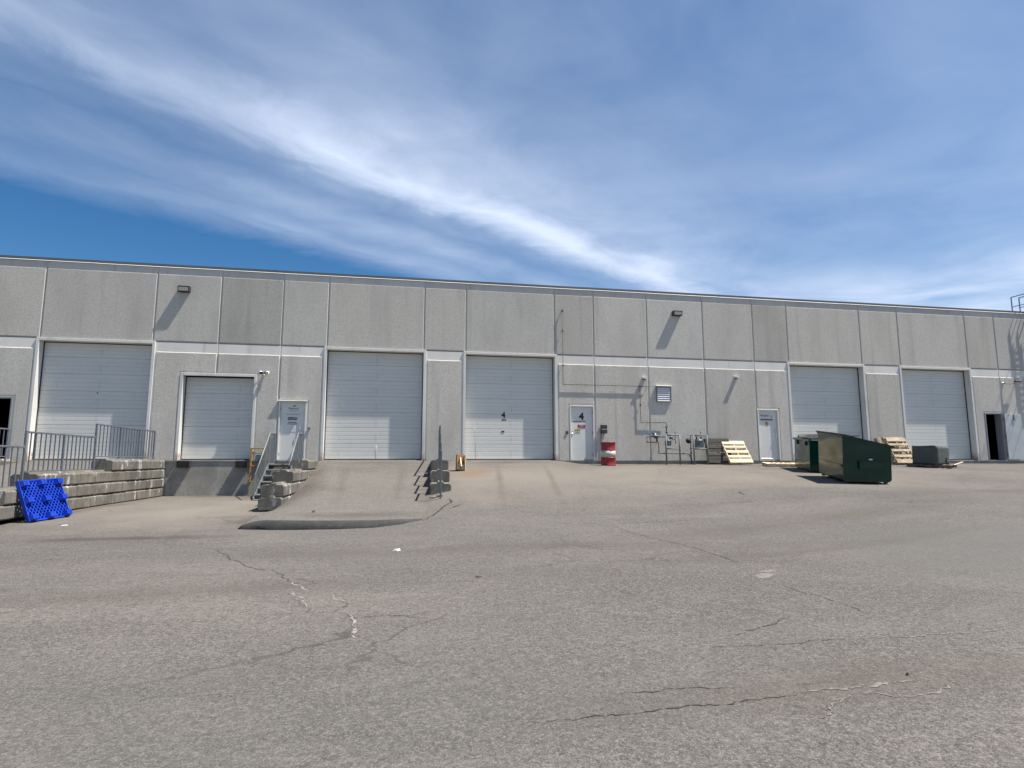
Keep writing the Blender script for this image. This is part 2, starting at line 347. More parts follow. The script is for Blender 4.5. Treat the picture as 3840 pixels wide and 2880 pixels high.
def lerp_prof(P,y):
    if y>=P[0][0]: return P[0][1]
    for (a,za),(b,zb) in zip(P,P[1:]):
        if y>=b:
            t=(y-a)/(b-a); return za+(zb-za)*t
    return P[-1][1]
P_LOW=[(0,-1.27),(-6,-1.28),(-9,-1.38),(-12,-1.44),(-17,-1.53),(-23,-1.6),(-45,-1.9),(-300,-3)]
P_APR=[(0,-.02),(-3.8,-.42),(-6.9,-.84),(-8.5,-1.02),(-11,-1.26),(-14,-1.43),(-17,-1.52),(-23,-1.6),(-45,-1.9),(-300,-3)]
P_RGT=[(0,-.16),(-3,-.31),(-5.4,-.50),(-7.45,-.69),(-11,-.95),(-16,-1.27),(-20,-1.47),(-23,-1.57),(-45,-1.9),(-300,-3)]
def smooth(P,y):
    return (lerp_prof(P,y)+.7*lerp_prof(P,min(0,y+.5))+.7*lerp_prof(P,y-.5)+.4*lerp_prof(P,min(0,y+1))+.4*lerp_prof(P,y-1))/3.2 if y<-1.0 else lerp_prof(P,y)
def sst(a,b,x):
    t=max(0,min(1,(x-a)/(b-a))); return t*t*(3-2*t)
def G(x,y):
    y=min(0,y)
    lo,ap,rg=smooth(P_LOW,y),smooth(P_APR,y),smooth(P_RGT,y)
    t=sst(-.6,1.7,x); z=lo+(ap-lo)*t
    w=6.1+max(0,-y)*.5; t2=sst(6.15,w+1.1,x)
    z=z+(rg-z)*t2
    z+=.012*math.sin(.9*x+.5*y)*min(1,-y/4)+.01*math.sin(.6*y-.35*x)*min(1,-y/4)
    return z

# ------------------------------------------------------------------ ground and ramps
def frange(a, b, s):
    n = int(round((b-a)/s)); return [a+s*i for i in range(n+1)]
B_L, B_R, B_BACK = -20.0, 42.0, 26.0
def grid_mesh(name, xs, ys, zf):
    vs = [(x, y, zf(x, y)) for y in ys for x in xs]; n = len(xs)
    fs = [(j*n+i, j*n+i+1, (j+1)*n+i+1, (j+1)*n+i) for j in range(len(ys)-1) for i in range(n-1)]
    me = bpy.data.meshes.new(name); me.from_pydata(vs, [], fs); me.update()
    me.polygons.foreach_set('use_smooth', [True]*len(fs)); me.update(); return me
xs = [-400, -200, -100, -60, -40, -30, -25] + frange(-20, 34, .5) + [36, 40, 42, 46, 55, 70, 100, 200, 400]
ys = [-300, -150, -90, -60, -45, -38, -32, -28] + frange(-26, 0, .4) + [.12, .5, 10, 25.5, 60, 150, 400]
def ground_z(x, y):
    if y > .2 and B_L-.5 < x < B_R+.5 and y < B_BACK: return -2.6
    return G(x, y)
ground = struct(link('ground', grid_mesh('ground', xs, ys, ground_z), ASPH))

RAMP_P = [(0, -.012), (-1, -.17), (-2.2, -.36), (-5, -.78), (-6.6, -.97), (-8.5, -1.14), (-10, -1.235), (-11, -1.27)]
def ramp_edges(y):
    xl = -2.98 if y > -6.9 else -2.98-.14*min(1, (-6.9-y)/3)
    xr = 1.45+.055*y-.22 if y > -7.2 else .834-(.834-.50)*min(1, (-7.2-y)/2.7)
    return xl, xr
def make_ramp():
    NY, NX = 44, 24; vs = []; fs = []
    for i in range(NY+1):
        for j in range(NX+1):
            t = j/NX; yf = -9.92-.30*math.sin(math.pi*min(1, t*1.02))**.8
            y = .06+(yf-.06)*i/NY; xl, xr = ramp_edges(max(y, -9.92)); x = xl+(xr-xl)*t
            z = smooth(RAMP_P, y)
            z -= .17*max(0, 1-(x-xl)/.55)**1.5*min(1, max(0, -y/.8))*(1 if y > -7.5 else max(0, 1-(-7.5-y)/1.2))
            z += .012*math.sin(1.3*x+2*y)*min(1, -y/2) if y < 0 else 0
            if y < -8: z -= .10*max(0, (-8-y)/2)*(max(0, 1-t*9)**1.5+.35*max(0, t*6-5)**1.5)
            z = max(z, G(x, y)+.02)
            vs.append((x, y, z))
    n = NX+1
    for i in range(NY):
        for j in range(NX): fs.append((i*n+j, i*n+j+1, (i+1)*n+j+1, (i+1)*n+j))
    me = bpy.data.meshes.new('ramp'); me.from_pydata(vs, [], fs); me.polygons.foreach_set('use_smooth', [True]*len(fs)); me.update()
    o = struct(link('ramp', me, ASPHR))
    def skirt(ring, outdir, w, nm, m):
        sv = []; sf = []
        K = 5
        for q, p in enumerate(ring):
            d = outdir(q/(len(ring)-1)); g = None
            for k in range(K+1):
                a = k/K*math.pi/2; hx = math.sin(a)*w; x = p[0]+d[0]*hx; y = p[1]+d[1]*hx
                g = G(x, y)-.03; z = g+(p[2]-g)*(.55*math.cos(a)+.45*(1-k/K))+.001*(k == 0)
                jit = random.uniform(-.012, .012)*(k > 1)
                sv.append((x+jit, y+jit, z))
        for q in range(len(ring)-1):
            for k in range(K): sf.append((q*(K+1)+k, q*(K+1)+k+1, (q+1)*(K+1)+k+1, (q+1)*(K+1)+k))
        me = bpy.data.meshes.new(nm); me.from_pydata(sv, [], sf); me.polygons.foreach_set('use_smooth', [True]*len(sf)); me.update()
        return link(nm, me, m, o)
    front = [vs[NY*n+j] for j in range(n)]
    skirt(front, lambda t: (-.75*max(0, 1-t*8)+.3*max(0, t*6-5), -1+.35*max(0, 1-t*8)), .085, 'tar_edge', LIPM)
    left = [vs[i*n] for i in range(int(NY*.62), NY+1)]
    skirt(left, lambda t: (-1+.25*t**6, -.65*t**6), .13+.0, 'shoulder', ASPHR)
    return o
ramp = make_ramp()
RAMP1_P = [(0, -.03), (-1.3, -.19), (-4, -.49), (-7.5, -.85), (-11, -1.2), (-14, -1.42), (-16, -1.5)]
struct(link('ramp', grid_mesh('ramp_left', [-12.64+.3*i for i in range(14)], [.06]+[-.4*i for i in range(37)], lambda x, y: max(smooth(RAMP1_P, min(0, y)), G(x, y)+.015)), ASPHR))

def surf(x, y):
    xl, xr = ramp_edges(max(y, -9.92))
    if xl < x < xr and -9.9 < y < 0: return max(smooth(RAMP_P, y), G(x, y)+.02)
    return G(x, y)
import bisect
def mesh_ground(x, y):
    i = max(0, min(len(xs)-2, bisect.bisect_right(xs, x)-1)); j = max(0, min(len(ys)-2, bisect.bisect_right(ys, y)-1))
    u = (x-xs[i])/(xs[i+1]-xs[i]); v = (y-ys[j])/(ys[j+1]-ys[j])
    a, b, c, d = (ground_z(xs[i], ys[j]), ground_z(xs[i+1], ys[j]), ground_z(xs[i+1], ys[j+1]), ground_z(xs[i], ys[j+1]))
    return (a*(1-u)+b*u)*(1-v)+(d*(1-u)+c*u)*v
CRACKS = {
'leftA': [(-3.19, -12.09), (-2.8, -12.69), (-2.35, -13.54), (-1.95, -14.2), (-1.72, -14.3), (-1.51, -14.61), (-1.35, -15.04), (-1.19, -15.29), (-1.03, -15.6)],
'leftA2': [(-1.39, -14.82), (-1.12, -15.03), (-0.98, -15.26)],
'wh1': [(-1.35, -15.04), (-1.25, -15.21), (-1.15, -15.37), (-1.01, -15.69)],
'wh2': [(-1.22, -15.61), (-1.09, -15.97), (-0.98, -16.22), (-0.89, -16.44)],
'wh3': [(-0.79, -15.82), (-0.67, -16.06), (-0.6, -16.2), (-0.5, -16.3)],
'wh4': [(-0.67, -16.84), (-0.58, -16.91), (-0.49, -16.99)],
'wh5': [(-0.44, -16.77), (-0.38, -17.01), (-0.38, -17.25), (-0.35, -17.44), (-0.37, -17.63)],
'seam': [(0.45, -10.25), (0.67, -9.8), (0.88, -9.29), (1.03, -8.7), (1.26, -8.19), (1.21, -7.65)],
'seam2': [(0.86, -9.28), (1.19, -9.05), (1.49, -8.75)],
'rA': [(4.22, -11.46), (4.28, -12.42), (4.44, -13.0), (4.61, -13.47), (4.75, -14.0), (4.79, -14.51), (4.75, -14.97), (4.78, -15.33), (4.83, -15.68)],
'rB': [(4.5, -16.28), (4.52, -16.57), (4.54, -16.83), (4.63, -17.27), (4.6, -17.64), (4.61, -17.92), (4.65, -18.14)],
'rC': [(2.82, -18.11), (3.0, -18.07), (3.24, -17.98), (3.46, -17.86), (3.64, -17.78), (3.78, -17.67)],
'rD': [(2.56, -18.37), (2.85, -18.38), (3.15, -18.41), (3.5, -18.39), (3.84, -18.38)],
'wDl': [(3.77, -18.4), (4.16, -18.41), (4.48, -18.44), (4.88, -18.4), (5.17, -18.43), (5.68, -18.36), (6.4, -18.3)],
'bA': [(0.76, -19.44), (0.92, -19.45), (1.07, -19.48), (1.26, -19.42), (1.42, -19.42), (1.56, -19.41), (1.73, -19.38), (1.9, -19.39), (2.09, -19.4), (2.32, -19.35), (2.5, -19.35), (2.67, -19.33)],
'wAl': [(2.67, -19.33), (2.87, -19.3), (3.03, -19.31), (3.24, -19.31), (3.46, -19.28), (3.68, -19.27)],
'wB': [(2.48, -19.72), (2.68, -19.61), (2.81, -19.5), (3.0, -19.42)],
'wC': [(3.02, -19.4), (3.22, -19.43), (3.4, -19.51), (3.65, -19.47), (3.95, -19.34)],
'h1': [(2.23, -11.21), (2.95, -11.18), (3.66, -11.23), (4.2, -11.39), (5.16, -11.26), (6.12, -11.21), (6.9, -10.98)],
'h2': [(4.82, -15.03), (5.24, -15.12), (5.92, -15.06)],
'bD': [(1.49, -19.12), (1.73, -19.13), (1.86, -19.1), (2.13, -19.13), (2.3, -19.16)],
'rE': [(9.09, -8.14), (8.92, -8.74)],
'lc': [(-0.1, -16.89), (0.01, -16.89), (0.17, -17.02)]}
CW = {'seam': .022, 'rA': .009, 'bA': .0065, 'rC': .006, 'h1': .008, 'leftA': .009, 'wDl': .009, 'wAl': .012, 'wC': .008, 'wB': .008, 'rE': .03, 'seam2': .016, 'wh1': .022, 'wh2': .018, 'wh3': .014, 'wh4': .010, 'wh5': .016}
def crack(key, pts):
    rnd = random.Random(key); light = key[0] == 'w'; w0 = CW.get(key, .005)
    dense = []
    for a, b in zip(pts, pts[1:]):
        n = max(2, int(math.dist(a, b)/.03))
        for i in range(n): t = i/n; dense.append((a[0]+(b[0]-a[0])*t, a[1]+(b[1]-a[1])*t))
    dense.append(pts[-1]); vs = []; fs = []
    ox = oy = 0
    N = len(dense)
    for i, (x, y) in enumerate(dense):
        ox = ox*.75+rnd.uniform(-.02, .02); oy = oy*.75+rnd.uniform(-.02, .02)
        a = dense[max(0, i-1)]; b = dense[min(N-1, i+1)]; l = math.dist(a, b) or 1; nx, ny = -(b[1]-a[1])/l, (b[0]-a[0])/l
        w = w0*(rnd.uniform(.1, 1.4) if not light else rnd.uniform(.05, 1.6))*(.25 if rnd.random() < .12 else 1)*min(1, 4*min(i+.3, N-1-i+.3)/N+.15)
        for sgn in (1, -1):
            X, Y = x+ox+nx*w*sgn, y+oy+ny*w*sgn; vs.append((X, Y, (surf(X, Y)+.006) if key in ('seam', 'seam2') else mesh_ground(X, Y)+.0035))
    for i in range(N-1): fs.append((2*i, 2*i+1, 2*i+3, 2*i+2))
    me = bpy.data.meshes.new('crack'); me.from_pydata(vs, [], fs); me.update()
    bm = bmesh.new(); bm.from_mesh(me); bmesh.ops.recalc_face_normals(bm, faces=bm.faces)
    if sum(f.normal.z for f in bm.faces) < 0: bmesh.ops.reverse_faces(bm, faces=bm.faces)
    bm.to_mesh(me); bm.free()
    link('sand_filled_crack' if light else 'crack', me, (CRACKP if key[:2] == 'wh' else CRACKL) if light else CRACKD, ground)
for k_, p_ in CRACKS.items(): crack(k_, p_)
for cx, cy, rx, ry, rz in ((4.62, -16.0, .22, .10, .7), (4.86, -15.74, .17, .06, .3)):
    rr = random.Random(cx); blob = []
    for k in range(30):
        a = 2*math.pi*k/30; q = rr.uniform(.65, 1.15); u, v = rx*q*math.cos(a), ry*q*math.sin(a)
        blob.append((cx+u*math.cos(rz)-v*math.sin(rz), cy+u*math.sin(rz)+v*math.cos(rz)))
    me = bpy.data.meshes.new('patch'); me.from_pydata([(x, y, mesh_ground(x, y)+.004) for x, y in blob], [], [list(range(len(blob)))]); me.update()
    link('sand_patch', me, CRACKL, ground)

# ------------------------------------------------------------------ the warehouse
bld = thing('warehouse_building', 'long grey precast concrete warehouse with white overhead doors and exposed aggregate panels', 'building')
Z_TOP, Z_UF0, Z_UF1, Z_J, Z_B0 = 7.06, 4.30, 6.80, 4.26, 3.90
JOINTS = [-20, -16.2, -12.55, -8.92, -6.71, -4.51, -2.85, .80, 2.45, 6.09, 7.77, 10.13, 12.69, 15.07, 16.75, 20.45, 22.47, 26.17, 27.85, 31.5, 35.2, 38.6, 42]
BIG = [(-12.55, -8.92), (-2.85, .80), (2.45, 6.09), (16.75, 20.45), (22.47, 26.17)]
HOLES = {-16.2: (-14.1, -13.18, 2.15), -8.92: (-7.82, -6.71, 3.05), -6.71: (-6.71, -5.39, 3.05), -4.51: (-4.47, -3.50, 2.16), 6.09: (6.72, 7.70, 2.19), 15.07: (15.09, 16.07, 2.17), 26.17: (26.80, 27.74, 2.18)}
def poly(x0, x1, z0, z1, hole=None, pad=0):
    if not hole: return [(x0, z0), (x1, z0), (x1, z1), (x0, z1)]
    a, b, t = hole[0]-pad, hole[1]+pad, hole[2]+pad
    l, r = a <= x0+.05, b >= x1-.05
    if l and not r: return [(b, z0), (x1, z0), (x1, z1), (x0, z1), (x0, t), (b, t)]
    if r and not l: return [(x0, z0), (a, z0), (a, t), (x1, t), (x1, z1), (x0, z1)]
    return [(x0, z0), (a, z0), (a, t), (b, t), (b, z0), (x1, z0), (x1, z1), (x0, z1)]
def slab(pl, yf, yb, c):
    """rectilinear polygon (x,z), counter-clockwise seen from -y, front at yf with chamfer c"""
    n = len(pl); inner = []
    for i, p in enumerate(pl):
        a, b = pl[i-1], pl[(i+1) % n]
        d0 = (p[0]-a[0], p[1]-a[1]); d1 = (b[0]-p[0], b[1]-p[1])
        n0 = (-d0[1], d0[0]); n1 = (-d1[1], d1[0])
        s = lambda v: 0 if abs(v) < 1e-9 else (1 if v > 0 else -1)
        ox = s(n0[0]) or s(n1[0]); oz = s(n0[1]) or s(n1[1])
        inner.append((p[0]+c*ox, p[1]+c*oz))
    mb = MB()
    vs = [(x, yf, z) for x, z in inner] + [(x, yf+c, z) for x, z in pl] + [(x, yb, z) for x, z in pl]
    fs = [list(range(n))]
    for i in range(n):
        j = (i+1) % n
        fs += [(i, n+i, n+j, j), (n+i, 2*n+i, 2*n+j, n+j)]
    fs.append([2*n+i for i in range(n)][::-1])
    mb.add(vs, fs); return mb
rp = random.Random(5)
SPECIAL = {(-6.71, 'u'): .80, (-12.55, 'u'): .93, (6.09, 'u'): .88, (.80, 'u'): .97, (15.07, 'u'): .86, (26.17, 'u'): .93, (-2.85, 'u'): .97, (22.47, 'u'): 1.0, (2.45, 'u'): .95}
for x0, x1 in zip(JOINTS, JOINTS[1:]):
    g = .009
    # upper panel
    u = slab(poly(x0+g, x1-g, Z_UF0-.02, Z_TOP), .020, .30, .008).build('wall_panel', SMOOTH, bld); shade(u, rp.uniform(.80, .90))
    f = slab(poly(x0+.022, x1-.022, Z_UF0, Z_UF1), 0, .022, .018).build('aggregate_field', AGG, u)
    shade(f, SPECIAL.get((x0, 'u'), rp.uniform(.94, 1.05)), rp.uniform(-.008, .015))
    if any(abs(x0-a) < .01 for a, b in BIG): continue
    hole = HOLES.get(x0)
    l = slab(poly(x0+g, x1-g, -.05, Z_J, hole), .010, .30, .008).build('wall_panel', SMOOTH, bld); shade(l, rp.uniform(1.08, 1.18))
    nl = .14 if any(abs(x0-b) < .01 for a, b in BIG) else .022
    nr = .14 if any(abs(x1-a) < .01 for a, b in BIG) else .022
    big = hole and hole[2] > 3
    f = slab(poly(x0+nl, x1-nr, -.045, Z_B0, hole, .125 if big else .055), -.016, .012, .026).build('aggregate_field', AGG, l)
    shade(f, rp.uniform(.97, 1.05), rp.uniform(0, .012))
# joint backing so the joints read as sealant
opens = sorted([(a, b, 4.18) for a, b in BIG] + [(-7.82, -5.39, 3.05)] + [h for k, h in HOLES.items() if h[2] < 3])
for j in JOINTS[1:-1]:
    zb = -.05
    for a, b, t in opens:
        if a-.02 < j < b+.02: zb = max(zb, t+.05)
    if zb < 6.9: MB().box(j-.03, j+.03, .030, .045, zb, Z_TOP-.01).build('joint_sealant', SEAL, bld)
# vertical and level saw-cut joints round the louver and an old infilled opening
for a in ((10.12, 10.46, 3.055, 3.067), (11.09, 11.102, -.02, 2.42), (8.665, 8.673, -.02, 2.30), (8.69, 9.35, .915, .921)):
    MB().box(a[0], a[1], -.0172, -.01, a[2], a[3]).build('saw_cut_joint', SEAL, bld)
# foundation and sills, floor, shell
fm = MB(); fm.box(B_L, B_R, .045, .36, -2.4, -.055); fm.build('foundation_wall', FOUND, bld)
for a, b, t in opens:
    MB().cbox(a-.02, b+.02, .02, .62, -.0545, 0, .006).build('door_sill', FOUND, bld)
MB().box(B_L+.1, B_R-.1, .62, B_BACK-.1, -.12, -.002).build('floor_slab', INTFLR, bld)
sh = MB(); sh.box(B_L, B_L+.25, .305, B_BACK, -2.4, Z_TOP); sh.box(B_R-.25, B_R, .305, B_BACK, -2.4, Z_TOP); sh.box(B_L+.25, B_R-.25, B_BACK-.25, B_BACK, -2.4, Z_TOP)
sh.build('rear_wall', FOUND, bld)
MB().box(B_L+.25, B_R-.25, .305, B_BACK-.25, 6.62, 6.75).build('roof', ROOFM, bld)
# interior partition keeps the open doorways dark but finite
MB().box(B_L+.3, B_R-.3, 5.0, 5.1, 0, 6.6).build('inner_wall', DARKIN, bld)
xx = B_L-.05
prof = [(-.004, 7.178), (-.004, 7.080), (.31, 7.080), (.31, 7.14), (.28, 7.19)]
drip = [(-.002, 7.0795), (-.024, 7.060), (-.018, 7.052), (.016, 7.062), (.016, 7.0795)]
DRIP = mat('drip_edge_lit', (.74, .74, .73), .4)  # sunlit copy of the dark cap metal; its brightness is painted in
while xx < B_R:
    x2 = min(xx+3.05, B_R+.05)
    dzj = rp.uniform(-.004, .004); dyj = rp.uniform(-.003, .003)
    cp = MB().extr([(p+dyj, q+dzj) for p, q in prof], 'x', xx+.002, x2-.002).build('parapet_cap', FLASH, bld)
    MB().extr([(p+dyj, q+dzj) for p, q in drip], 'x', xx+.002, x2-.002).build('drip_edge', DRIP, cp); xx = x2

# overhead doors
def section_mesh(w, h, name='door_section'):
    pr = [(.0, 0), (-.014, .012)]
    for k in range(1, 4):
        z = h*k/4; pr += [(-.014, z-.017), (-.005, z-.005), (-.005, z+.002), (-.014, z+.008)]
    pr += [(-.014, h-.012), (.0, h)]
    pr = pr + [(.04, h), (.04, 0)]
    mb = MB(); mb.extr(pr, 'x', 0, w); return mb.mesh(name)
SECT = {}
def overhead(x0, x1, z0, ztop, zs, yb=.285):
    fr = MB()
    t = .095
    fr.cbox(x0-t, x0+.003, -.030, yb+.06, z0-.03, ztop+.10, .006); fr.cbox(x1-.003, x1+t, -.030, yb+.06, z0-.03, ztop+.10, .006)
    fr.cbox(x0+.004, x1-.004, -.032, yb+.06, ztop, ztop+.10, .006)
    d = fr.build('overhead_door', FRAMEW, bld)
    s_ = MB(); s_.box(x0+.004, x0+.030, yb-.030, yb-.006, z0+.02, ztop-.002); s_.box(x1-.030, x1-.004, yb-.030, yb-.006, z0+.02, ztop-.002); s_.box(x0+.031, x1-.031, yb-.030, yb-.006, ztop-.028, ztop-.003)
    s_.box(x0+.031, x1-.031, yb-.012, yb+.02, z0+.001, z0+.030)
    s_.build('weather_seal', BLACK, d)
    zs = [z0+.031]+zs+[ztop]
    w = x1-x0-.02
    for a, b in zip(zs, zs[1:]):
        key = (round(w, 3), round(b-a, 3))
        if key not in SECT:
            SECT[key] = section_mesh(w, b-a-.003); SECT[key].materials.append(DOORW)
        o = link('door_section', SECT[key], None, d, (x0+.01, yb+.016, a+.0015)); shade(o, rp.uniform(.97, 1.03))
    return d
def rust_foot(m):
    nt = m.node_tree; L = nt.links.new; b = nt.nodes['Principled BSDF']; cur = b.inputs['Base Color'].links[0].from_socket
    tcn = nt.nodes.new('ShaderNodeTexCoord'); sx = nt.nodes.new('ShaderNodeSeparateXYZ'); L(tcn.outputs['Object'], sx.inputs[0])
    n = nt.nodes.new('ShaderNodeTexNoise'); n.inputs['Scale'].default_value = 5; n.inputs['Detail'].default_value = 5; L(tcn.outputs['Object'], n.inputs['Vector'])
    a = nt.nodes.new('ShaderNodeMath'); a.operation = 'MULTIPLY_ADD'; a.inputs[1].default_value = -1.0; L(n.outputs['Fac'], a.inputs[0]); L(sx.outputs[2], a.inputs[2])
    r = nt.nodes.new('ShaderNodeMapRange'); r.inputs['From Min'].default_value = -.22; r.inputs['From Max'].default_value = -.42; r.inputs['To Max'].default_value = .6; L(a.outputs[0], r.inputs['Value'])
    mx = nt.nodes.new('ShaderNodeMix'); mx.data_type = 'RGBA'; L(r.outputs[0], mx.inputs['Factor']); L(cur, mx.inputs['A']); mx.inputs['B'].default_value = (.24, .10, .04, 1); L(mx.outputs['Result'], b.inputs['Base Color'])
rust_foot(FRAMEW)
ZS = [.62, 1.23, 1.83, 2.44, 3.05, 3.65]
D = [overhead(a, b, 0, 4.18, ZS) for a, b in BIG]
DOCK = overhead(-7.82, -5.39, 0, 3.05, [.61, 1.22, 1.83, 2.44])
def panelink(parent, body, cx, z, size, m, fat, y, sx=1): return text('lettering', body, size, m, parent, cx, z, y, fat, sx=sx)
yd = .285+.016-.0155
panelink(D[2], '4', 4.02, 1.68, .32, INK, .012, yd); panelink(D[2], 'DC1', 4.05, 1.56, .098, INK, .006, yd, 1.05)
MB().cbox(3.94, 4.06, yd-.01, yd+.005, 1.10, 1.16, .004).build('lift_handle', DKMET, D[2])
MB().cbox(-10.72, -10.69, yd-.012, yd+.005, 2.35, 2.40, .004).build('door_knob', DKMET, D[0])
# dents
for (dx, z0, z1) in ((2.88, .06, 1.26),):
    MB().tube([(dx-.03, yd+.0015, z1), (dx+.01, yd+.0015, z1-.14), (dx+.02, yd+.0015, z1-.5), (dx+.035, yd+.0015, z0)], .006, 5).build('dent_crease', DOORW, D[2])
MB().tube([(-.93, yd+.0015, .56), (-.94, yd+.0015, .35), (-.92, yd+.0015, .05)], .008, 5).build('dent_crease', DOORW, D[1])

# personnel doors
def man_door(x0, x1, z0, z1, hinge_left, recess=.055, hood=False, label=None):
    leaf = MB().cbox(x0+.045, x1-.045, recess, recess+.045, z0+.012, z1-.045, .004).build('door', LEAFW, bld)
    fr = MB()
    fr.cbox(x0-.012, x0+.043, -.026, recess+.10, z0+.002, z1+.012, .005); fr.cbox(x1-.043, x1+.012, -.026, recess+.10, z0+.002, z1+.012, .005); fr.cbox(x0+.0432, x1-.0432, -.026, recess+.10, z1-.043, z1+.012, .005)
    fr.build('door_frame', FRAMED, leaf)
    hx = x0+.045 if hinge_left else x1-.045
    for hz in (z0+.22, (z0+z1)/2, z1-.26):
        MB().tube([(hx, recess-.012, hz-.055), (hx, recess-.012, hz+.055)], .012, 8).build('hinge', DKMET, leaf)
    MB().cbox(x0+.046, x1-.046, recess-.02, recess+.12, z0+.0005, z0+.014, .003).build('threshold', GALV, leaf)
    if hood: MB().extr([(-.10, z1+.028), (-.10, z1+.016), (-.011, z1+.030), (-.002, z1+.05)], 'x', x0-.05, x1+.04).build('drip_hood', FRAMED, leaf)
    return leaf, recess-.003
def lever(leaf, x, z, y, left=1):
    m = MB(); m.cbox(x-.035, x+.035, y-.012, y+.003, z-.10, z+.10, .006); m.tube([(x, y-.01, z), (x, y-.06, z)], .012); m.tube([(x, y-.06, z), (x+.12*left, y-.058, z-.004)], .011)
    return m.build('handle', CHROME, leaf)
def knob(leaf, x, z, y):
    m = MB(); m.lathe([(.033, 0), (.033, .006), (.012, .010), (.012, .035), (.026, .042), (.030, .055), (.024, .068), (.0, .072)], 16, Matrix.Translation((x, y, z)) @ Matrix.Rotation(R(90), 4, 'X'))
    return m.build('handle', CHROME, leaf)
def lock(leaf, x, z, y, r=.03):
    return MB().lathe([(r, 0), (r, .008), (r*.8, .016), (0, .017)], 16, Matrix.Translation((x, y, z)) @ Matrix.Rotation(R(90), 4, 'X')).build('lock', CHROME, leaf)

# shipping door at the stairs
lf, yl = man_door(-4.47, -3.50, 0, 2.16, True, hood=True)
m = MB(); m.cbox(-3.735, -3.665, yl-.012, yl+.004, .88, 1.30, .010); m.tube([(-3.70, yl-.01, 1.20), (-3.70, yl-.055, 1.17), (-3.70, yl-.055, 1.0), (-3.70, yl-.01, .97)], .010); m.build('handle', CHROME, lf)
lock(lf, -3.59, 1.05, yl, .022)
tx = lambda s_, z, sz, mm, fat=.0, cx=-3.985, sx=1: text('lettering', s_, sz, mm, lf, cx, z, yl, fat, sx=sx)
tx('Natural', 1.875, .115, INKG, .002, -3.97, 1.0); tx('Nutrition', 1.80, .075, INKS, .0, -3.96, 1.2); tx('117 Progress Drive #2', 1.675, .052, INKB, .001, -3.985, 1.05)
tx('SHIPPING &', 1.535, .072, INK, .003, -3.985, .92); tx('RECEIVING', 1.475, .072, INK, .003, -3.995, .92); tx('Head Location:', 1.375, .050, INK, .0025, -3.99, .95); tx('111 Progress Drive', 1.315, .048, INK, .0025, -3.98, .98)
lv = MB(); lp = [(-3.98, 1.965), (-3.90, 1.99), (-3.875, 2.035), (-3.95, 2.025), (-4.0, 1.995)]
lv.add([(x, yl-.001, z) for x, z in lp]+[(x, yl+.001, z) for x, z in lp], [list(range(5)), [9, 8, 7, 6, 5]]+[(i, (i+1) % 5, 5+(i+1) % 5, 5+i) for i in range(5)]); lv.build('leaf_logo', INKG, lf)
MB().box(-4.09, -3.84, yl-.0005, yl+.002, 1.02, 1.22).build('notice', FRAMED, lf); text('lettering', 'Please use other door', .022, INKS, lf, -3.965, 1.03, yl-.0012)

# numbered door
lf, yl = man_door(6.70, 7.72, 0, 2.20, False)
text('lettering', '4', .40, INK, lf, 7.205, 1.625, yl, .016); text('lettering', 'PLEASE WIPE YOUR', .062, INK, lf, 7.11, 1.53, yl, .0022, sx=1.0)
s_ = MB().cbox(7.045, 7.36, yl-.003, yl+.002, 1.28, 1.425, .001).build('sign_plate', REDS, lf)
text('lettering', 'DANGER', .040, INKW, lf, 7.20, 1.373, yl-.004, .001, sx=1.1); text('lettering', 'AUTHORIZED ONLY', .032, INKW, lf, 7.20, 1.312, yl-.004, .0005)
MB().cbox(6.92, 7.15, yl-.003, yl+.002, 1.08, 1.24, .001).build('sign_plate', YELS, lf)
MB().box(6.925, 7.145, yl-.0045, yl-.0032, 1.185, 1.235).build('sign_header', mat('olive_print', (.13, .12, .05), .5), lf)
text('lettering', 'CAUTION', .038, YELS, lf, 7.035, 1.195, yl-.006, .001); text('lettering', 'EYE', .03, INK, lf, 7.035, 1.145, yl-.004); text('lettering', 'PROTECTION', .026, INK, lf, 7.035, 1.105, yl-.004)
m = MB(); m.cbox(6.752, 6.83, yl-.015, yl+.004, .97, 1.09, .01); m.lathe([(.034, 0), (.034, .01), (.014, .014), (.014, .05), (.034, .06), (.036, .075), (.0, .085)], 16, Matrix.Translation((6.80, yl-.012, 1.05)) @ Matrix.Rotation(R(90), 4, 'X')); m.build('handle', CHROME, lf)
lock(lf, 6.80, 1.155, yl)

# tenant door
lf, yl = man_door(15.09, 16.07, 0, 2.17, True)
text('lettering', 'Flexcibo', .130, INKB, lf, 15.46, 1.87, yl, .002, sx=.92)
m = MB(); m.tube([(15.70+.085*math.cos(a), yl, 1.885+.085*math.sin(a)) for a in [R(-65+13*i) for i in range(9)]], [.003, .008, .011, .013, .013, .012, .010, .007, .003], 6); m.build('logo_arc', INKB, lf)
m = MB(); m.cbox(15.24, 15.83, yl-.012, yl+.003, 1.70, 1.765, .022); m.build('mail_slot', mat('bronze_slot', (.16, .14, .14), .4, .4), lf)
MB().cbox(15.49, 15.60, yl-.003, yl+.002, 1.47, 1.60, .001).build('sign_plate', ORAS, lf); MB().box(15.495, 15.57, yl-.002, yl+.002, 1.602, 1.635).build('sign_header', INK, lf)
knob(lf, 15.93, 1.03, yl); lock(lf, 15.92, 1.26, yl); lock(lf, 15.92, 1.18, yl, .024)
MB().cbox(15.2, 15.95, yl-.006, yl+.002, .03, .075, .003).build('kick_plate', CHROME, lf)

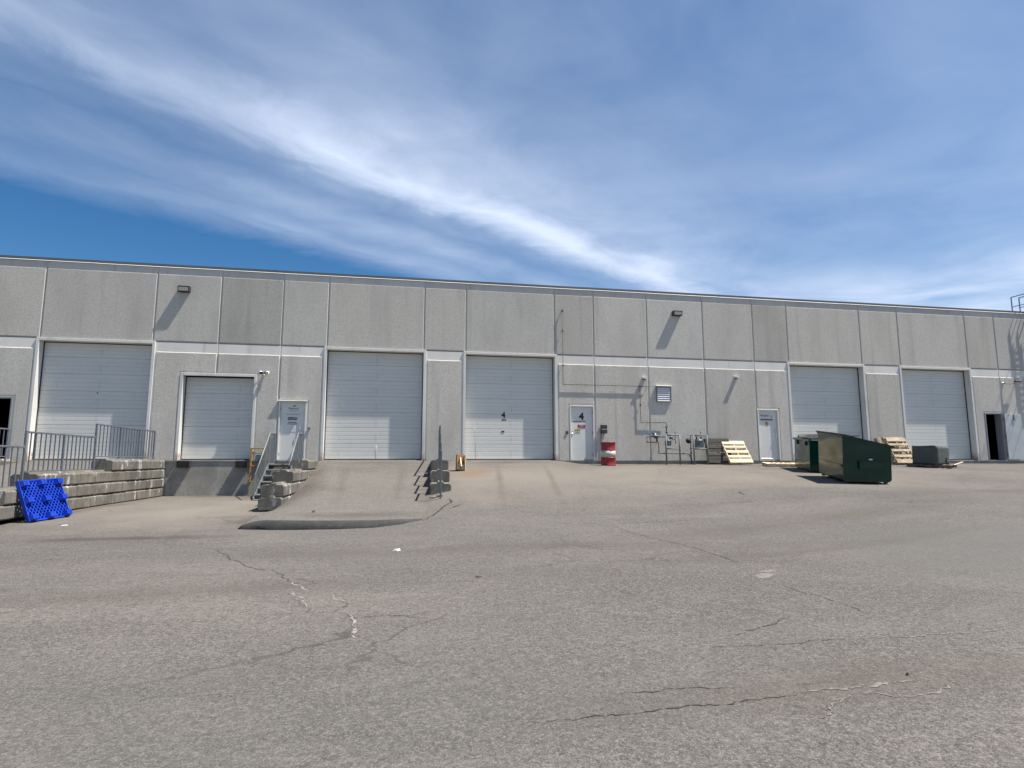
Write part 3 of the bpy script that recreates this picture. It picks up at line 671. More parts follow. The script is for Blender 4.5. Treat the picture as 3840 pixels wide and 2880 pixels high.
# open doorways
def open_frame(x0, x1, z1):
    fr = MB(); fr.cbox(x0-.012, x0+.043, -.026, .302, .002, z1+.012, .005); fr.cbox(x1-.043, x1+.012, -.026, .302, .002, z1+.012, .005); fr.cbox(x0+.0432, x1-.0432, -.026, .302, z1-.043, z1+.012, .005)
    return fr.build('doorway_frame', mat('grey_jamb_shaded', (.26, .27, .28), .5), bld)  # grey lining darkened so the doorway reveal reads as shade
open_frame(-14.1, -13.18, 2.15)
of = open_frame(26.80, 27.74, 2.18)
ol = MB().cbox(27.79, 28.72, -.115, -.07, .03, 2.14, .004).build('door', mat('grey_door_paint', (.50, .525, .54), .5, var=[((1.5, 1.5, 1.5), (.43, .45, .46), .4, .7)]), bld)
for hz in (.25, 1.08, 1.9): MB().tube([(27.77, -.09, hz-.06), (27.77, -.09, hz+.06)], .014, 8).build('hinge', DKMET, ol)
m = MB(); m.cbox(28.27, 28.31, -.15, -.116, 1.85, 2.12, .004); m.tube([(28.29, -.14, 1.90), (28.34, -.14, 1.82)], .01); m.build('door_closer', GALV, ol)
m = MB(); m.box(27.98, 28.05, -.122, -.1155, 2.09, 2.11); m.build('closer_bracket', DKMET, ol)

# ------------------------------------------------------------------ things fixed to the wall
def wall_pack(x, z, label, flip=1):
    t = thing('wall_light', label, 'wall light', (x, 0, z), group='box lights high on the wall')
    # side profile (y, z): back plate on the wall, deep top, lens sloping back underneath
    body = MB(); w = .195
    pr = [(0, -.105), (0, .11), (-.20, .105), (-.205, .085), (-.175, -.09), (-.16, -.105)]
    body.extr(pr, 'x', -w, w); body.build('housing', DKMET, t)
    lz = MB()
    q = [(-.198, .070), (-.178, -.075)]
    lz.add([(-w+.03, q[0][0]-.004, q[0][1]), (w-.03, q[0][0]-.004, q[0][1]), (w-.03, q[1][0]-.004, q[1][1]), (-w+.03, q[1][0]-.004, q[1][1]),
            (-w+.03, q[0][0]+.01, q[0][1]), (w-.03, q[0][0]+.01, q[0][1]), (w-.03, q[1][0]+.01, q[1][1]), (-w+.03, q[1][0]+.01, q[1][1])],
           [(0, 1, 2, 3), (0, 4, 5, 1), (1, 5, 6, 2), (2, 6, 7, 3), (3, 7, 4, 0), (7, 6, 5, 4)])
    lz.build('lens', LENS, t)
wall_pack(-7.97, 6.235, 'dark box light high on the wall above the dock door')
wall_pack(11.49, 6.22, 'dark box light high on the wall above the gas meters')
def down_light(x, z, label):
    t = thing('down_light', label, 'wall light', (x, 0, z), group='small white lights below the pale band')
    b = MB(); b.extr([(-.085, -.02), (-.085, .05), (-.06, .065), (.06, .065), (.085, .05), (.085, -.02)], 'y', -.155, 0); b.build('hood', ENAMEL, t)
    MB().cbox(-.06, .06, -.13, -.01, -.06, -.0205, .012).build('lamp_shade', GALV, t)
down_light(9.93, 3.38, 'small white hooded light on the wall left of the louver')
down_light(14.14, 3.53, 'small white hooded light on the wall above the leaning pallets')
t = thing('flood_light', 'twin white flood light with motion sensor beside the dock door', 'flood light', (-5.03, 0, 3.20))
MB().lathe([(.055, 0), (.055, .03), (.03, .04), (0, .041)], 16, Matrix.Rotation(R(90), 4, 'X')).build('base_plate', DKMET, t)
for sx in (-1, 1):
    M = Matrix.Translation((sx*.115, -.13, .01)) @ Matrix.Rotation(R(-18*sx), 4, 'Z') @ Matrix.Rotation(R(25), 4, 'X')
    h = MB().cbox(-.05, .05, -.05, .05, -.045, .045, .012, M).build('lamp_head', PAPER, t)
    MB().cbox(-.057, .057, -.062, -.051, -.052, .052, .004, M).build('lens', DKMET if sx < 0 else LENS, h)
    MB().tube([(sx*.02, -.03, 0), (sx*.09, -.09, .0)], .014).build('arm', DKMET, t)
MB().lathe([(.035, -.05), (.04, -.02), (.035, .01), (0, .012)], 14, Matrix.Translation((0, -.07, -.06))).build('sensor', PAPER, t)
t = thing('entry_lamp', 'small grey lamp on the wall right of the shipping door', 'wall lamp', (-3.37, 0, 1.17))
MB().cbox(-.05, .05, -.10, 0, -.03, .05, .01).build('housing', GALV, t); MB().lathe([(.035, -.05), (.042, -.03), (.0, -.028)], 14, Matrix.Translation((.01, -.055, 0))).build('lens', LENS, t)
t = thing('arm_light', 'slim curved-arm light with a dark head above the open doorway', 'wall light', (28.0, 0, 3.62))
MB().lathe([(.05, 0), (.055, .03), (.03, .05), (0, .055)], 16, Matrix.Rotation(R(90), 4, 'X')).build('base_plate', CHROME, t)
MB().tube([(.0, -.04, 0), (.12, -.09, -.045), (.28, -.13, -.055), (.42, -.17, -.03), (.5, -.19, .01)], .011).build('arm', DKMET, t)
MB().cbox(.46, .80, -.27, -.15, .0, .075, .02, Matrix.Rotation(R(-4), 4, 'Y')).build('lamp_head', DKMET, t)
t = thing('card_reader', 'small black card reader left of the numbered door', 'card reader', (6.575, 0, 1.11))
MB().cbox(-.045, .045, -.045, 0, -.065, .065, .008).build('case', BLACK, t); MB().cbox(-.028, .028, -.049, -.0455, -.01, .045, .002).build('keypad', GALV, t)

# louvre
t = thing('wall_louver', 'square white slatted vent on the wall above the gas meters', 'vent', (10.78, 0, 2.735))
f = MB(); W, H, P = .33, .325, .085
for a, b, c_, d_ in ((-W, -W+.035, -H, H), (W-.035, W, -H, H), (-W+.0352, W-.0352, -H, -H+.04), (-W+.0352, W-.0352, H-.04, H)): f.cbox(a, b, -P, 0, c_, d_, .006)
f.build('frame', GALV, t)
MB().box(-W+.036, W-.036, -.012, 0, -H+.04, H-.04).build('backing', DKMET, t)
for k in range(7):
    z = -H+.05+k*.083
    MB().extr([(-.075, z), (-.070, z-.004), (-.014, z+.078), (-.018, z+.084)], 'x', -W+.037, W-.037).build('slat', PAPER, t)
MB().cbox(-W-.02, W+.02, -P-.03, 0, H+.002, H+.03, .005).build('top_hood', ENAMEL, t)

# gas pipe run across the wall
t = thing('gas_pipe', 'thin dark gas pipe stepping across the wall from the meters', 'pipe', (0, 0, 0))
yp = -.068; r = .0135
MB().tube([(6.42, .02, 6.16), (6.42, yp, 6.16), (6.42, yp, 3.045), (9.72, yp, 3.045), (9.72, yp, 1.54), (10.80, yp, 1.54), (10.80, -.18, 1.54), (10.80, -.18, 1.05)], r, 8).build('run', PIPEB, t)
MB().tube([(9.72, yp, 3.045), (10.05, yp, 3.045), (10.05, .02, 3.045)], r, 8).build('branch', PIPEB, t)
for (x, z, v) in ((6.42, 5.26, 1), (6.42, 3.83, 1), (6.42, 6.1, 1), (7.42, 3.045, 0), (8.66, 3.045, 0), (9.72, 2.26, 1), (10.05-.0, 1.54, 0)):
    m = MB(); m.tube([(x, .02, z), (x, yp, z)], .007, 6)
    m.cbox(x-.022, x+.022, yp-.02, yp+.02, z-.03*v-.012, z+.03*v+.012, .004); m.build('clip', DKMET, t)

# gas meters and their guards
def guard(x0, x1, y, label):
    t = thing('meter_guard', label, 'guard rail', ((x0+x1)/2, y, G((x0+x1)/2, y)), group='grey pipe guards before the meters')
    g0 = G((x0+x1)/2, y); h = 1.03-g0; w = (x1-x0)/2
    for s in (-1, 1):
        MB().tube([(s*w, 0, -.03), (s*w, 0, h)], .033, 12).build('post', GUARD, t)
    MB().tube([(-w+.03, 0, h-.033), (w-.03, 0, h-.033)], .028, 12).build('top_rail', GUARD, t)
    MB().tube([(-w+.03, 0, .455-g0), (w-.03, 0, .455-g0)], .028, 12).build('middle_rail', GUARD, t)
guard(10.54, 11.13, -.62, 'grey pipe guard in front of the left gas meter')
guard(11.75, 12.34, -.62, 'grey pipe guard in front of the right gas meter')
def meter(x, y, z, label, s=1.0):
    t = thing('gas_meter', label, 'gas meter', (x, y, z), group='gas meters on the wall')
    b = MB(); pr = [(-.13, -.17), (.13, -.17), (.155, -.12), (.165, .05), (.15, .10), (-.15, .10), (-.165, .05), (-.155, -.12)]
    b.extr([(p*s, q*s) for p, q in pr], 'y', -.10*s, .09*s); b.build('case', METERG, t)
    tp = MB(); tp.extr([(-.15*s, .1005*s), (.15*s, .1005*s), (.12*s, .18*s), (-.12*s, .18*s)], 'y', -.105*s, .085*s); tp.build('top_cover', GALV, t)
    MB().cbox(-.07*s, .07*s, -.125*s, -.1055*s, .11*s, .165*s, .006).build('dial_window', PAPER, t)
    for sx in (-.10, .10):
        MB().tube([(sx*s, 0, .18*s), (sx*s, 0, .26*s), (sx*s*1.15, 0, .29*s)], .028*s, 10).build('union', PIPEB, t)
    return t
meter(10.78, -.30, .70, 'small dark gas meter behind the left guard', .72)
meter(12.14, -.32, .68, 'larger dark gas meter with pale top behind the right guard', 1.0)
t = thing('meter_piping', 'grey gas piping and regulators looped between the two meters', 'piping', (0, 0, 0))
yq = -.30
MB().tube([(10.72, yq, 1.0), (10.70, yq, .94), (9.86, yq, .94), (9.86, yq, .72), (10.37, yq, .72), (10.37, yq, .27), (11.62, yq, .27), (11.72, yq, .20), (11.76, yq, .10)], .030, 10).build('loop_pipe', GUARD, t)
MB().tube([(11.78, yq, -.20), (11.78, yq, 1.01), (12.02, yq, 1.01), (12.04, yq, .95)], .022, 10).build('riser', PIPEB, t)
for z in (.0, .25, .45): MB().cbox(11.745, 11.815, yq-.035, yq+.035, z, z+.06, .012).build('fitting', PIPEB, t)
reg = MB(); reg.lathe([(.0, -.05), (.10, -.045), (.115, -.012), (.115, .012), (.10, .03), (.05, .05), (.05, .085), (0, .09)], 20, Matrix.Translation((11.68, yq, .79)) @ Matrix.Rotation(R(80), 4, 'X') @ Matrix.Rotation(R(12), 4, 'Y')); reg.build('regulator', BLACK, t)
reg = MB(); reg.lathe([(.03, -.10), (.055, -.06), (.13, -.02), (.14, .0), (.14, .018), (.10, .035), (.055, .06), (.05, .11), (0, .115)], 20, Matrix.Translation((10.21, yq-.02, .97))); reg.build('regulator', METERG, t)
MB().tube([(10.30, yq, .92), (10.30, yq, .74)], .035, 10).build('drop_leg', PIPEB, t)
m = MB(); m.cbox(10.13, 10.29, yq-.04, yq+.04, 1.0, 1.10, .02); m.tube([(10.08, yq, 1.07), (10.34, yq, 1.10)], .014); m.build('valve', PIPEB, t)
MB().tube([(10.73, yq, 1.0), (10.73, yq, 1.36), (10.79, yq, 1.40)], .020, 8).build('valve_riser', PIPEB, t)
for z in (1.10, 1.32): MB().cbox(10.69, 10.77, yq-.035, yq+.035, z, z+.07, .015).build('fitting', PIPEB, t)
m = MB(); m.lathe([(.02, 0), (.06, .03), (.075, .08), (.05, .12), (0, .13)], 14, Matrix.Translation((10.98, yq, .88)) @ Matrix.Rotation(R(-60), 4, 'Y')); m.build('regulator', METERG, t)
for x, z0 in ((11.10, .82), (12.24, .98)):
    m = MB(); m.tube([(x-.12, yq, z0+.02), (x, yq, z0+.02), (x, yq, z0+.16), (x-.02, yq-.05, 1.18), (x-.05, yq-.09, 1.12)], .017, 8); m.build('vent_pipe', GUARD, t)
MB().tube([(11.10, yq, .84), (11.11, yq, .66)], .015, 8).build('drip_pipe', PIPEB, t)

# ashtray post
t = thing('cigarette_bin', 'dark wall bin on a thin post behind the striped drum', 'ash bin', (8.10, -.10, G(8.1, -.1)))
gz = G(8.1, -.1)
MB().tube([(-.10, .06, -.02), (-.10, .06, 1.10-gz)], .014, 8).build('post', GALV, t)
b = MB(); b.cbox(-.12, .115, -.10, .07, 1.07-gz, 1.235-gz, .008); b.build('bin', DKMET, t)
b = MB(); b.cbox(-.12, .115, -.085, .07, 1.255-gz, 1.42-gz, .008); b.build('cover', DKMET, t)
b = MB(); b.box(-.122, .117, -.09, .07, 1.2355-gz, 1.2545-gz); b.build('shelf', GALV, t)

# ------------------------------------------------------------------ steel drum
dx, dy = 7.93, -1.02
t = thing('steel_drum', 'red steel drum with a white middle band by the numbered door', 'drum', (dx, dy, G(dx, dy)-.005))
def ring(z0, z1, rad=.288, top=False):
    n = 8; pr = [(rad-.004, z0), (rad, z0+.004)]
    pr += [(rad, z1-.004), (rad-.004, z1)]; return pr
MB().lathe([(.27, 0), (.295, .004), (.295, .022), (.286, .03), (.286, .285), (.297, .295), (.297, .305), (.286, .315)], 40).build('lower_body', REDP, t)
MB().lathe([(.2862, .315), (.2862, .585)], 40).build('white_band', WHTP, t)
MB().lathe([(.286, .585), (.297, .595), (.297, .605), (.286, .615), (.286, .87), (.296, .878), (.296, .90), (.284, .903), (.278, .885), (.0, .883)], 40).build('upper_body', REDP, t)
for a, rr in ((40, .045), (200, .025)):
    MB().lathe([(rr, .8835), (rr, .905), (0, .906)], 14, Matrix.Translation((.19*math.cos(R(a)), .19*math.sin(R(a)), 0))).build('bung', GALV, t)

# ------------------------------------------------------------------ pallets
def pallet(t, wdt, lng, m, nb=7, seed=1, thin=1, nbot=3, wide=.092, hs=.09):
    """boards run along local x, stringers along local y, top deck faces local +z"""
    rr = random.Random(seed)
    for k, x in enumerate((-wdt/2+.02, 0, wdt/2-.02)):
        o = MB(); o.extr([(0, .018), (0, .018+hs), (lng, .018+hs), (lng, .018), (lng*.82, .018), (lng*.80, .05), (lng*.60, .05), (lng*.58, .018), (lng*.42, .018), (lng*.40, .05), (lng*.20, .05), (lng*.18, .018)], 'x', x-.019, x+.019)
        shade(o.build('stringer', m, t), rr.uniform(.85, 1.05))
    for side, n in ((1, nb), (0, nbot)):
        z0 = .0185+hs if side else 0
        for k in range(n):
            w = wide*(1.5 if k in (0, n-1) and side else 1)*rr.uniform(.92, 1.1)
            y = (lng-w)*k/(n-1); a = rr.uniform(-.01, .01)
            o = MB(); o.cbox(-wdt/2+rr.uniform(-.012, .01), wdt/2+rr.uniform(-.01, .014), y, y+w, z0, z0+.0175, .003)
            shade(o.build('top_board' if side else 'bottom_board', m, t), rr.uniform(.82, 1.08), rr.uniform(-.02, .03))
def leaning(name, label, xc, ybase, ytop, ztop, wdt, m, seed, dz=0, group=None, nb=5, flip=False, yaw=0):
    g0 = G(xc, ybase)+dz; lng = math.hypot(ytop-ybase, ztop-g0); a = math.atan2(ztop-g0, ytop-ybase)
    t = thing(name, label, 'pallet', (xc, ybase, g0), (a, 0, R(yaw)), group)
    pallet(t, wdt, lng, m, nb, seed, nbot=5 if flip else 4, wide=.12); return t
GP = 'wooden pallets around the yard'
leaning('wooden_pallet', 'bright new pine pallet leaning on the wall left of the tenant door', 13.68, -.86, -.16, .72, 1.02, WOODN, 3, .03, GP, nb=5)
leaning('wooden_pallet', 'dull grey pallet propped on the wall behind the right meter guard', 12.98, -.42, -.13, .86, 1.06, mat('grey_wood_shaded', (.105, .098, .088), .9, spec=.1, tint=True, var=[((2, 14, 14), (.07, .065, .058), .45, .7)]), 8, .03, GP, nb=7)  # grey wood, its colour darkened further to put the pallet in shade
leaning('wooden_pallet', 'weathered pallet leaning between the two right overhead doors, outermost of the pair', 21.42, -.92, -.36, .92, 1.02, WOODW, 11, .03, GP, nb=5, yaw=2)
leaning('wooden_pallet', 'weathered pallet leaning against the wall between the two right overhead doors, inner one', 21.50, -.70, -.14, .96, 1.02, WOODW, 12, .03, GP, nb=6)
def flat_pallet(label, x, y, rz, m, seed, wdt=1.0, lng=1.1, dz=.0):
    sx = (G(x+.4, y)-G(x-.4, y))/.8; sy = (G(x, y+.4)-G(x, y-.4))/.8
    n = Vector((-sx, -sy, 1)).normalized(); q = n.to_track_quat('Z', 'Y').to_matrix().to_4x4()
    t = thing('wooden_pallet', label, 'pallet', (0, 0, 0), None, GP)
    up = Matrix.Rotation(rz, 4, 'Z')
    zx = Vector((1, 0, sx)).normalized(); yy = n.cross(zx).normalized()
    B = Matrix(((zx.x, yy.x, n.x, x), (zx.y, yy.y, n.y, y), (zx.z, yy.z, n.z, G(x, y)+dz), (0, 0, 0, 1)))
    t.matrix_world = B @ up @ Matrix.Translation((0, -lng/2, 0)); pallet(t, wdt, lng, m, 7, seed); return B @ up
flat_pallet('pale pallet lying flat on the asphalt behind the low dumpster', 14.85, -1.75, R(68), WOODN, 21, 1.0, 1.2)
BOXM = flat_pallet('old brown pallet lying flat under the dark grey box', 21.35, -2.25, R(35), WOODD, 22, 1.25, 1.5)
# dark box on it
t = thing('grey_box', 'dark grey sagging bulk box standing on the brown pallet', 'box', (0, 0, 0)); t.matrix_world = BOXM @ Matrix.Translation((.0, .02, .127)) @ Matrix.Rotation(R(-12), 4, 'Z')
def loft_box(w, d, h, n=10, wob=.02, top=None, seed=0):
    rr = random.Random(seed); vs = []; fs = []
    ringN = 4*n
    def ringpt(k):
        s_ = k // n; u = (k % n)/n*2-1; e = .93
        base = [(u, -1), (1, u), (-u, 1), (-1, -u)][s_]
        x, y = base; m_ = max(abs(x), abs(y)); l = (abs(x)**18+abs(y)**18)**(1/18); return x/l, y/l
    L = 9
    jit = [[rr.uniform(-wob, wob) for _ in range(ringN)] for _ in range(L+1)]
    for i in range(L+1):
        z = i/L
        for k in range(ringN):
            x, y = ringpt(k); j = (jit[i][k]+jit[i][k-1]+jit[i][(k+1) % ringN])/3
            b = 1+.012*math.sin(math.pi*z)+j
            zz = h*z + (top(x, y) if top and i == L else 0)*z
            vs.append((x*w/2*b, y*d/2*b, zz))
    for i in range(L):
        for k in range(ringN): fs.append((i*ringN+k, i*ringN+(k+1) % ringN, (i+1)*ringN+(k+1) % ringN, (i+1)*ringN+k))
    mb = MB(); mb.add(vs, fs, True); o = len(vs)
    mb.v.append((0, 0, h-.04)); 
    for k in range(ringN): mb.f.append((L*ringN+k, L*ringN+(k+1) % ringN, o)); mb.sm.append(False)
    mb.f.append(list(range(ringN))[::-1]); mb.sm.append(False)
    return mb
loft_box(1.15, .92, .70, wob=.012, top=lambda x, y: -.05*x+.02*math.sin(9*x+2*y), seed=4).build('bag', TOTE, t)
m = MB(); m.cbox(.17, .20, -.50, -.475, .03, .26, .004); m.cbox(.20, .30, -.50, -.475, .22, .25, .004); m.cbox(.20, .27, -.50, -.475, .10, .13, .004); m.build('strap', BLACK, t)
t = thing('pale_plank', 'thin pale plank propped on the corner of the brown pallet', 'plank', (22.05, -2.75, G(22.05, -2.75)+.14), (0, R(-13), R(8)))
MB().cbox(-.55, .35, -.035, .035, 0, .02, .004).build('board', WOODN, t)
# rolled carpet standing behind the dumpsters
t = thing('carpet_roll', 'stout brown roll leaning on the wall beside the weathered pallets', 'carpet roll', (20.62, -.62, G(20.6, -.6)+.02), (R(-17), R(3), 0))
MB().lathe([(.125, 0), (.13, .02), (.132, .6), (.128, 1.16), (.115, 1.175), (.10, 1.165), (.06, 1.172), (.045, 1.13), (.0, 1.12)], 24).build('roll', mat('brown_carpet', (.20, .16, .125), .95, var=[(30, (.28, .23, .19), .45, .65)], bump=(40, .6, .01)), t)
MB().lathe([(.1325, .42), (.136, .44), (.1325, .46)], 24).build('tie', mat('pale_tie', (.6, .57, .5), .7), t)

# ------------------------------------------------------------------ dumpsters
def tilt(az, tx, ty, loc):
    return Matrix.Translation(loc) @ Matrix.Rotation(az, 4, 'Z') @ Matrix.Rotation(tx, 4, 'X') @ Matrix.Rotation(ty, 4, 'Y')
t = thing('dumpster', 'tall green steel dumpster with sloped black lid, nearer of the two', 'dumpster', group='green dumpsters in the yard')
t.matrix_world = tilt(R(-20.8), R(5.2), R(.4), (12.88, -7.5, G(12.88, -7.5)+.045))
Wd, Dp, Hb, Hf = 2.15, 1.307, 1.375, 1.03
sl = (Hf-Hb)/Dp
# side profile (x: 0 tall back .. Dp low front)
def dsheet(M, prof, y0, y1):
    M.extr(prof, 'y', y0, y1)
b = MB()
shell = [(0, .05), (.05, 0), (Dp-.06, 0), (Dp, .06), (Dp, Hf), (0, Hb)]
b.extr(shell, 'y', 0, .012); b.extr(shell, 'y', Wd-.012, Wd); 
b.box(.0, .012, .0122, Wd-.0122, .05, Hb-.01); b.box(Dp-.012, Dp, .0122, Wd-.0122, .06, Hf-.01); b.box(.05, Dp-.06, .0122, Wd-.0122, .0, .012)
b.build('body', GREEN, t)
rim = MB(); th = math.atan2(Hf-Hb, Dp); 
for y0 in (-.028, Wd-.03): rim.extr([(-.03, Hb-.06), (Dp+.03, Hf-.06), (Dp+.03, Hf+.005), (-.03, Hb+.005)], 'y', y0, y0+.058)
rim.cbox(-.03, .028, .031, Wd-.031, Hb-.06, Hb+.003, .006); rim.cbox(Dp-.028, Dp+.03, .031, Wd-.031, Hf-.06, Hf+.002, .006)
rim.build('top_rim', GREEN, t)
for k in range(2):
    y0, y1 = (-.05, Wd/2-.01) if k == 0 else (Wd/2+.01, Wd+.05)
    ld = MB(); ld.extr([(-.05, Hb+.012), (Dp+.07, Hf+.006), (Dp+.085, Hf-.03), (Dp+.09, Hf+.0), (Dp+.07, Hf+.026), (-.05, Hb+.034)], 'y', y0, y1)
    for q in range(3):
        yy = y0+.15+q*(y1-y0-.3)/2
        ld.extr([(.06, Hb+.034+sl*.11), (Dp-.06, Hf+.024+.02), (Dp-.06, Hf+.044), (.06, Hb+.056+sl*.11)], 'y', yy-.04, yy+.04)
    ld.build('lid', LIDB, t)
MB().tube([(-.045, -.04, Hb+.03), (-.045, Wd+.04, Hb+.03)], .018, 8).build('hinge_rod', DKMET, t)
for y0, s in ((-.001, -1), (Wd+.001, 1)):      # fork pockets on both sides
    ys_ = (y0-.11, y0) if s < 0 else (y0, y0+.11)
    p = MB(); zc = .50; x0, x1 = .42, 1.05; hh = .10
    p.box(x0, x1, ys_[0], ys_[1], zc+hh, zc+hh+.012); p.box(x0, x1, ys_[0], ys_[1], zc-hh-.012, zc-hh)
    yo = (ys_[0], ys_[0]+.012) if s < 0 else (ys_[1]-.012, ys_[1])
    p.box(x0, x1, yo[0], yo[1], zc-hh+.0002, zc+hh-.0002); p.build('fork_pocket', GREEN, t)
    MB().box(x0+.01, x1-.01, ys_[0]+.02, ys_[1]-.02, zc-hh+.003, zc+hh-.003).build('pocket_inside', BLACK, t)
    st = MB(); st.lathe([(.062, 0), (.062, .003), (0, .0035)], 20, Matrix.Translation(((x0+x1)/2, ys_[0]-.0005, zc+hh+.035)) @ Matrix.Rotation(R(90), 4, 'X') @ Matrix.Scale(.45, 4, (0, 1, 0)))
    if s < 0:
        d_ = MB(); d_.lathe([(.062, 0), (.062, .003), (0, .0035)], 20, Matrix.Translation(((x0+x1)/2+.02, -.0005, zc+hh+.055)) @ Matrix.Rotation(R(90), 4, 'X') @ Matrix.Scale(.42, 4, (0, 1, 0))); d_.build('sticker', INKW, t)
for zc in (.47, .95):
    r_ = MB(); r_.extr([(-.001, zc-.035), (-.03, zc-.02), (-.03, zc+.02), (-.001, zc+.035)], 'y', .06, Wd-.06); r_.build('rib', GREEN, t) if zc == .47 else None
for x, y in ((.1, .12), (Dp-.12, .12), (.1, Wd-.12), (Dp-.12, Wd-.12)): MB().cbox(x-.05, x+.05, y-.04, y+.04, -.055, -.001, .01).build('foot', DKMET, t)

t = thing('dumpster', 'low green dumpster with its black lid propped, partly hidden behind the taller one', 'dumpster', group='green dumpsters in the yard')
t.matrix_world = tilt(R(-22), R(4.5), R(.4), (14.18, -4.35, G(14.18, -4.35)+.045))
W2, D2, H2 = 1.95, 1.6, 1.10
b = MB()
for a in ((0, .012, 0, W2), (D2-.012, D2, 0, W2)): b.box(a[0], a[1], a[2], a[3], 0, H2)
for y0 in (0, W2-.012): b.box(.0122, D2-.0122, y0, y0+.012, 0, H2)
b.box(.0122, D2-.0122, .0122, W2-.0122, 0, .012); b.build('body', GREEN, t)
rim = MB(); 
for a in ((-.055, .03, -.06, W2+.06), (D2-.03, D2+.055, -.06, W2+.06)): rim.cbox(a[0], a[1], a[2], a[3], H2-.075, H2+.012, .03)
for y0 in (-.06, W2-.03): rim.cbox(.031, D2-.031, y0, y0+.09, H2-.075, H2+.012, .03)
rim.build('top_rim', GREEN, t)
for y0, y1 in ((.03, W2/2-.02), (W2/2+.02, W2-.03)):
    MB().extr([(.10, H2+.02), (D2+.03, H2+.13), (D2+.03, H2+.155), (.10, H2+.045)], 'y', y0, y1).build('lid', LIDB, t)
MB().tube([(.02, W2*.72, H2+.03), (.0, W2*.72, H2+.11), (D2*.75, W2*.74, H2+.15)], .022, 8).build('lid_bar', DKMET, t)
for k in range(2): MB().cbox(-.05, -.001, .35+k*1.1, .45+k*1.1, H2-.22, H2-.08, .008).build('bracket', GREEN, t)
for x, y in ((.1, .12), (D2-.12, .12), (.1, W2-.12), (D2-.12, W2-.12)): MB().cbox(x-.05, x+.05, y-.04, y+.04, -.055, -.001, .01).build('foot', DKMET, t)

# ------------------------------------------------------------------ retaining walls of cast blocks
BH = .31
def block_mesh(L, seed):
    rr = random.Random(seed); w = .295
    def sec(inset, sc=1):
        a = w-inset
        pts = [(-a, .035), (-a+.03, .003), (a-.03, .003), (a, .035), (a, BH-.045), (a-.042, BH-.004), (.095, BH-.004), (.07, BH+.042), (-.07, BH+.042), (-.095, BH-.004), (-a+.042, BH-.004), (-a, BH-.045)]
        return pts
    st = [(.004, .022), (.026, 0)]; n = max(2, round(L/.37))
    for k in range(1, n):
        y = L*k/n+rr.uniform(-.012, .012); st += [(y-.028, 0), (y-.006, .026), (y+.006, .026), (y+.028, 0)]
    st += [(L-.026, 0), (L-.004, .022)]
    vs = []; fs = []; m = 12
    for y, ins in st:
        for (x, z) in sec(ins): vs.append((x+rr.uniform(-.004, .004), -y, z+rr.uniform(-.003, .003)))
    for i in range(len(st)-1):
        for j in range(m): fs.append((i*m+j, i*m+(j+1) % m, (i+1)*m+(j+1) % m, (i+1)*m+j))
    fs += [list(range(m))[::-1], [(len(st)-1)*m+j for j in range(m)]]
    mb = MB(); mb.add(vs, fs); me = mb.mesh('block'); me.materials.append(BLOCK); return me
def block_wall(label, xf, courses, rot=0):
    t = thing('retaining_wall', label, 'retaining wall', (xf(0), 0, -1.27), (0, 0, rot), group='stepped walls of cast blocks')
    c_, s_ = math.cos(-rot), math.sin(-rot)
    for ci, (yend, ystart) in enumerate(courses):      # bottom course first
        Lt = ystart-yend; n = max(1, round(Lt/1.45)); l = Lt/n
        for k in range(n):
            me = block_mesh(l, ci*31+k*7+len(label))
            y = ystart-k*l
            o = link('block', me, None, t, (random.uniform(-.012, .012), y, ci*(BH+.0085)))
            shade(o, random.uniform(.80, 1.08), random.uniform(-.01, .03)); o.rotation_euler = (0, 0, R(random.uniform(-.3, .3)))
    return t
block_wall('stepped retaining wall of stained cast blocks left of the dock, blue pallet against it', lambda y: -8.5, [(-11.6, -.02), (-8.62, -.02), (-7.5, -.02), (-3.9, -.02)])
block_wall('stepped retaining wall of cast blocks right of the metal stairs', lambda y: -3.25, [(-6.85, -.02), (-6.7, -.02), (-5.3, -.02), (-2.65, -.02)])
block_wall('short stepped wall of cast blocks between the ramp and the numbered overhead door', lambda y: 1.45, [(-7.25, -.02), (-6.65, -.02), (-5.25, -.02), (-3.6, -.02)], -math.atan(.055))
block_wall('low wall of cast blocks at the far left edge by the open doorway', lambda y: -12.94, [(-9.0, -.02), (-6.6, -.02), (-4.8, -.02), (-3.2, -.02)])

# ------------------------------------------------------------------ railings
def railing(label, x, segs, rot=0, bal=.205, x_of=None, handrail=None, br=.011, posts_to=None):
    """segs: (y0, y1, ztop, zbot, [post y], zfoot)"""
    t = thing('railing', label, 'railing', (x, 0, 0), (0, 0, rot), group='grey steel railings')
    for (y0, y1, zt, zb, posts, zf) in segs:
        MB().cbox(-.022, .022, y1, y0, zt-.045, zt, .006).build('top_rail', RAILM, t)
        if zb is not None: MB().cbox(-.014, .014, y1, y0, zb, zb+.028, .004).build('bottom_rail', RAILM, t)
        for (py, pt, pf) in posts: MB().cbox(-.025, .025, py-.025, py+.025, pf, pt, .005).build('post', RAILM, t)
        if bal:
            pys = sorted([p[0] for p in posts]+[y0, y1]); 
            for a, b in zip(pys, pys[1:]):
                n = max(1, round((b-a)/bal))
                for k in range(1, n):
                    yy = a+(b-a)*k/n
                    MB().box(-br, br, yy-br, yy+br, (zb if zb is not None else zf)+.02, zt-.04).build('baluster', RAILM, t)
    return t
railing('upper grey railing on the block wall by the leftmost white overhead door', -8.5, [(-.30, -4.42, 1.03, .085, [(-.32, 1.03, -.01), (-1.55, 1.03, -.01), (-2.9, 1.03, -.01), (-4.40, 1.03, -.325)], 0)])
railing('middle grey railing on the block wall just above the blue pallet', -8.5, [(-4.44, -7.6, .665, -.27, [(-6.0, .665, -.325), (-7.6, .68, -.645)], 0)])
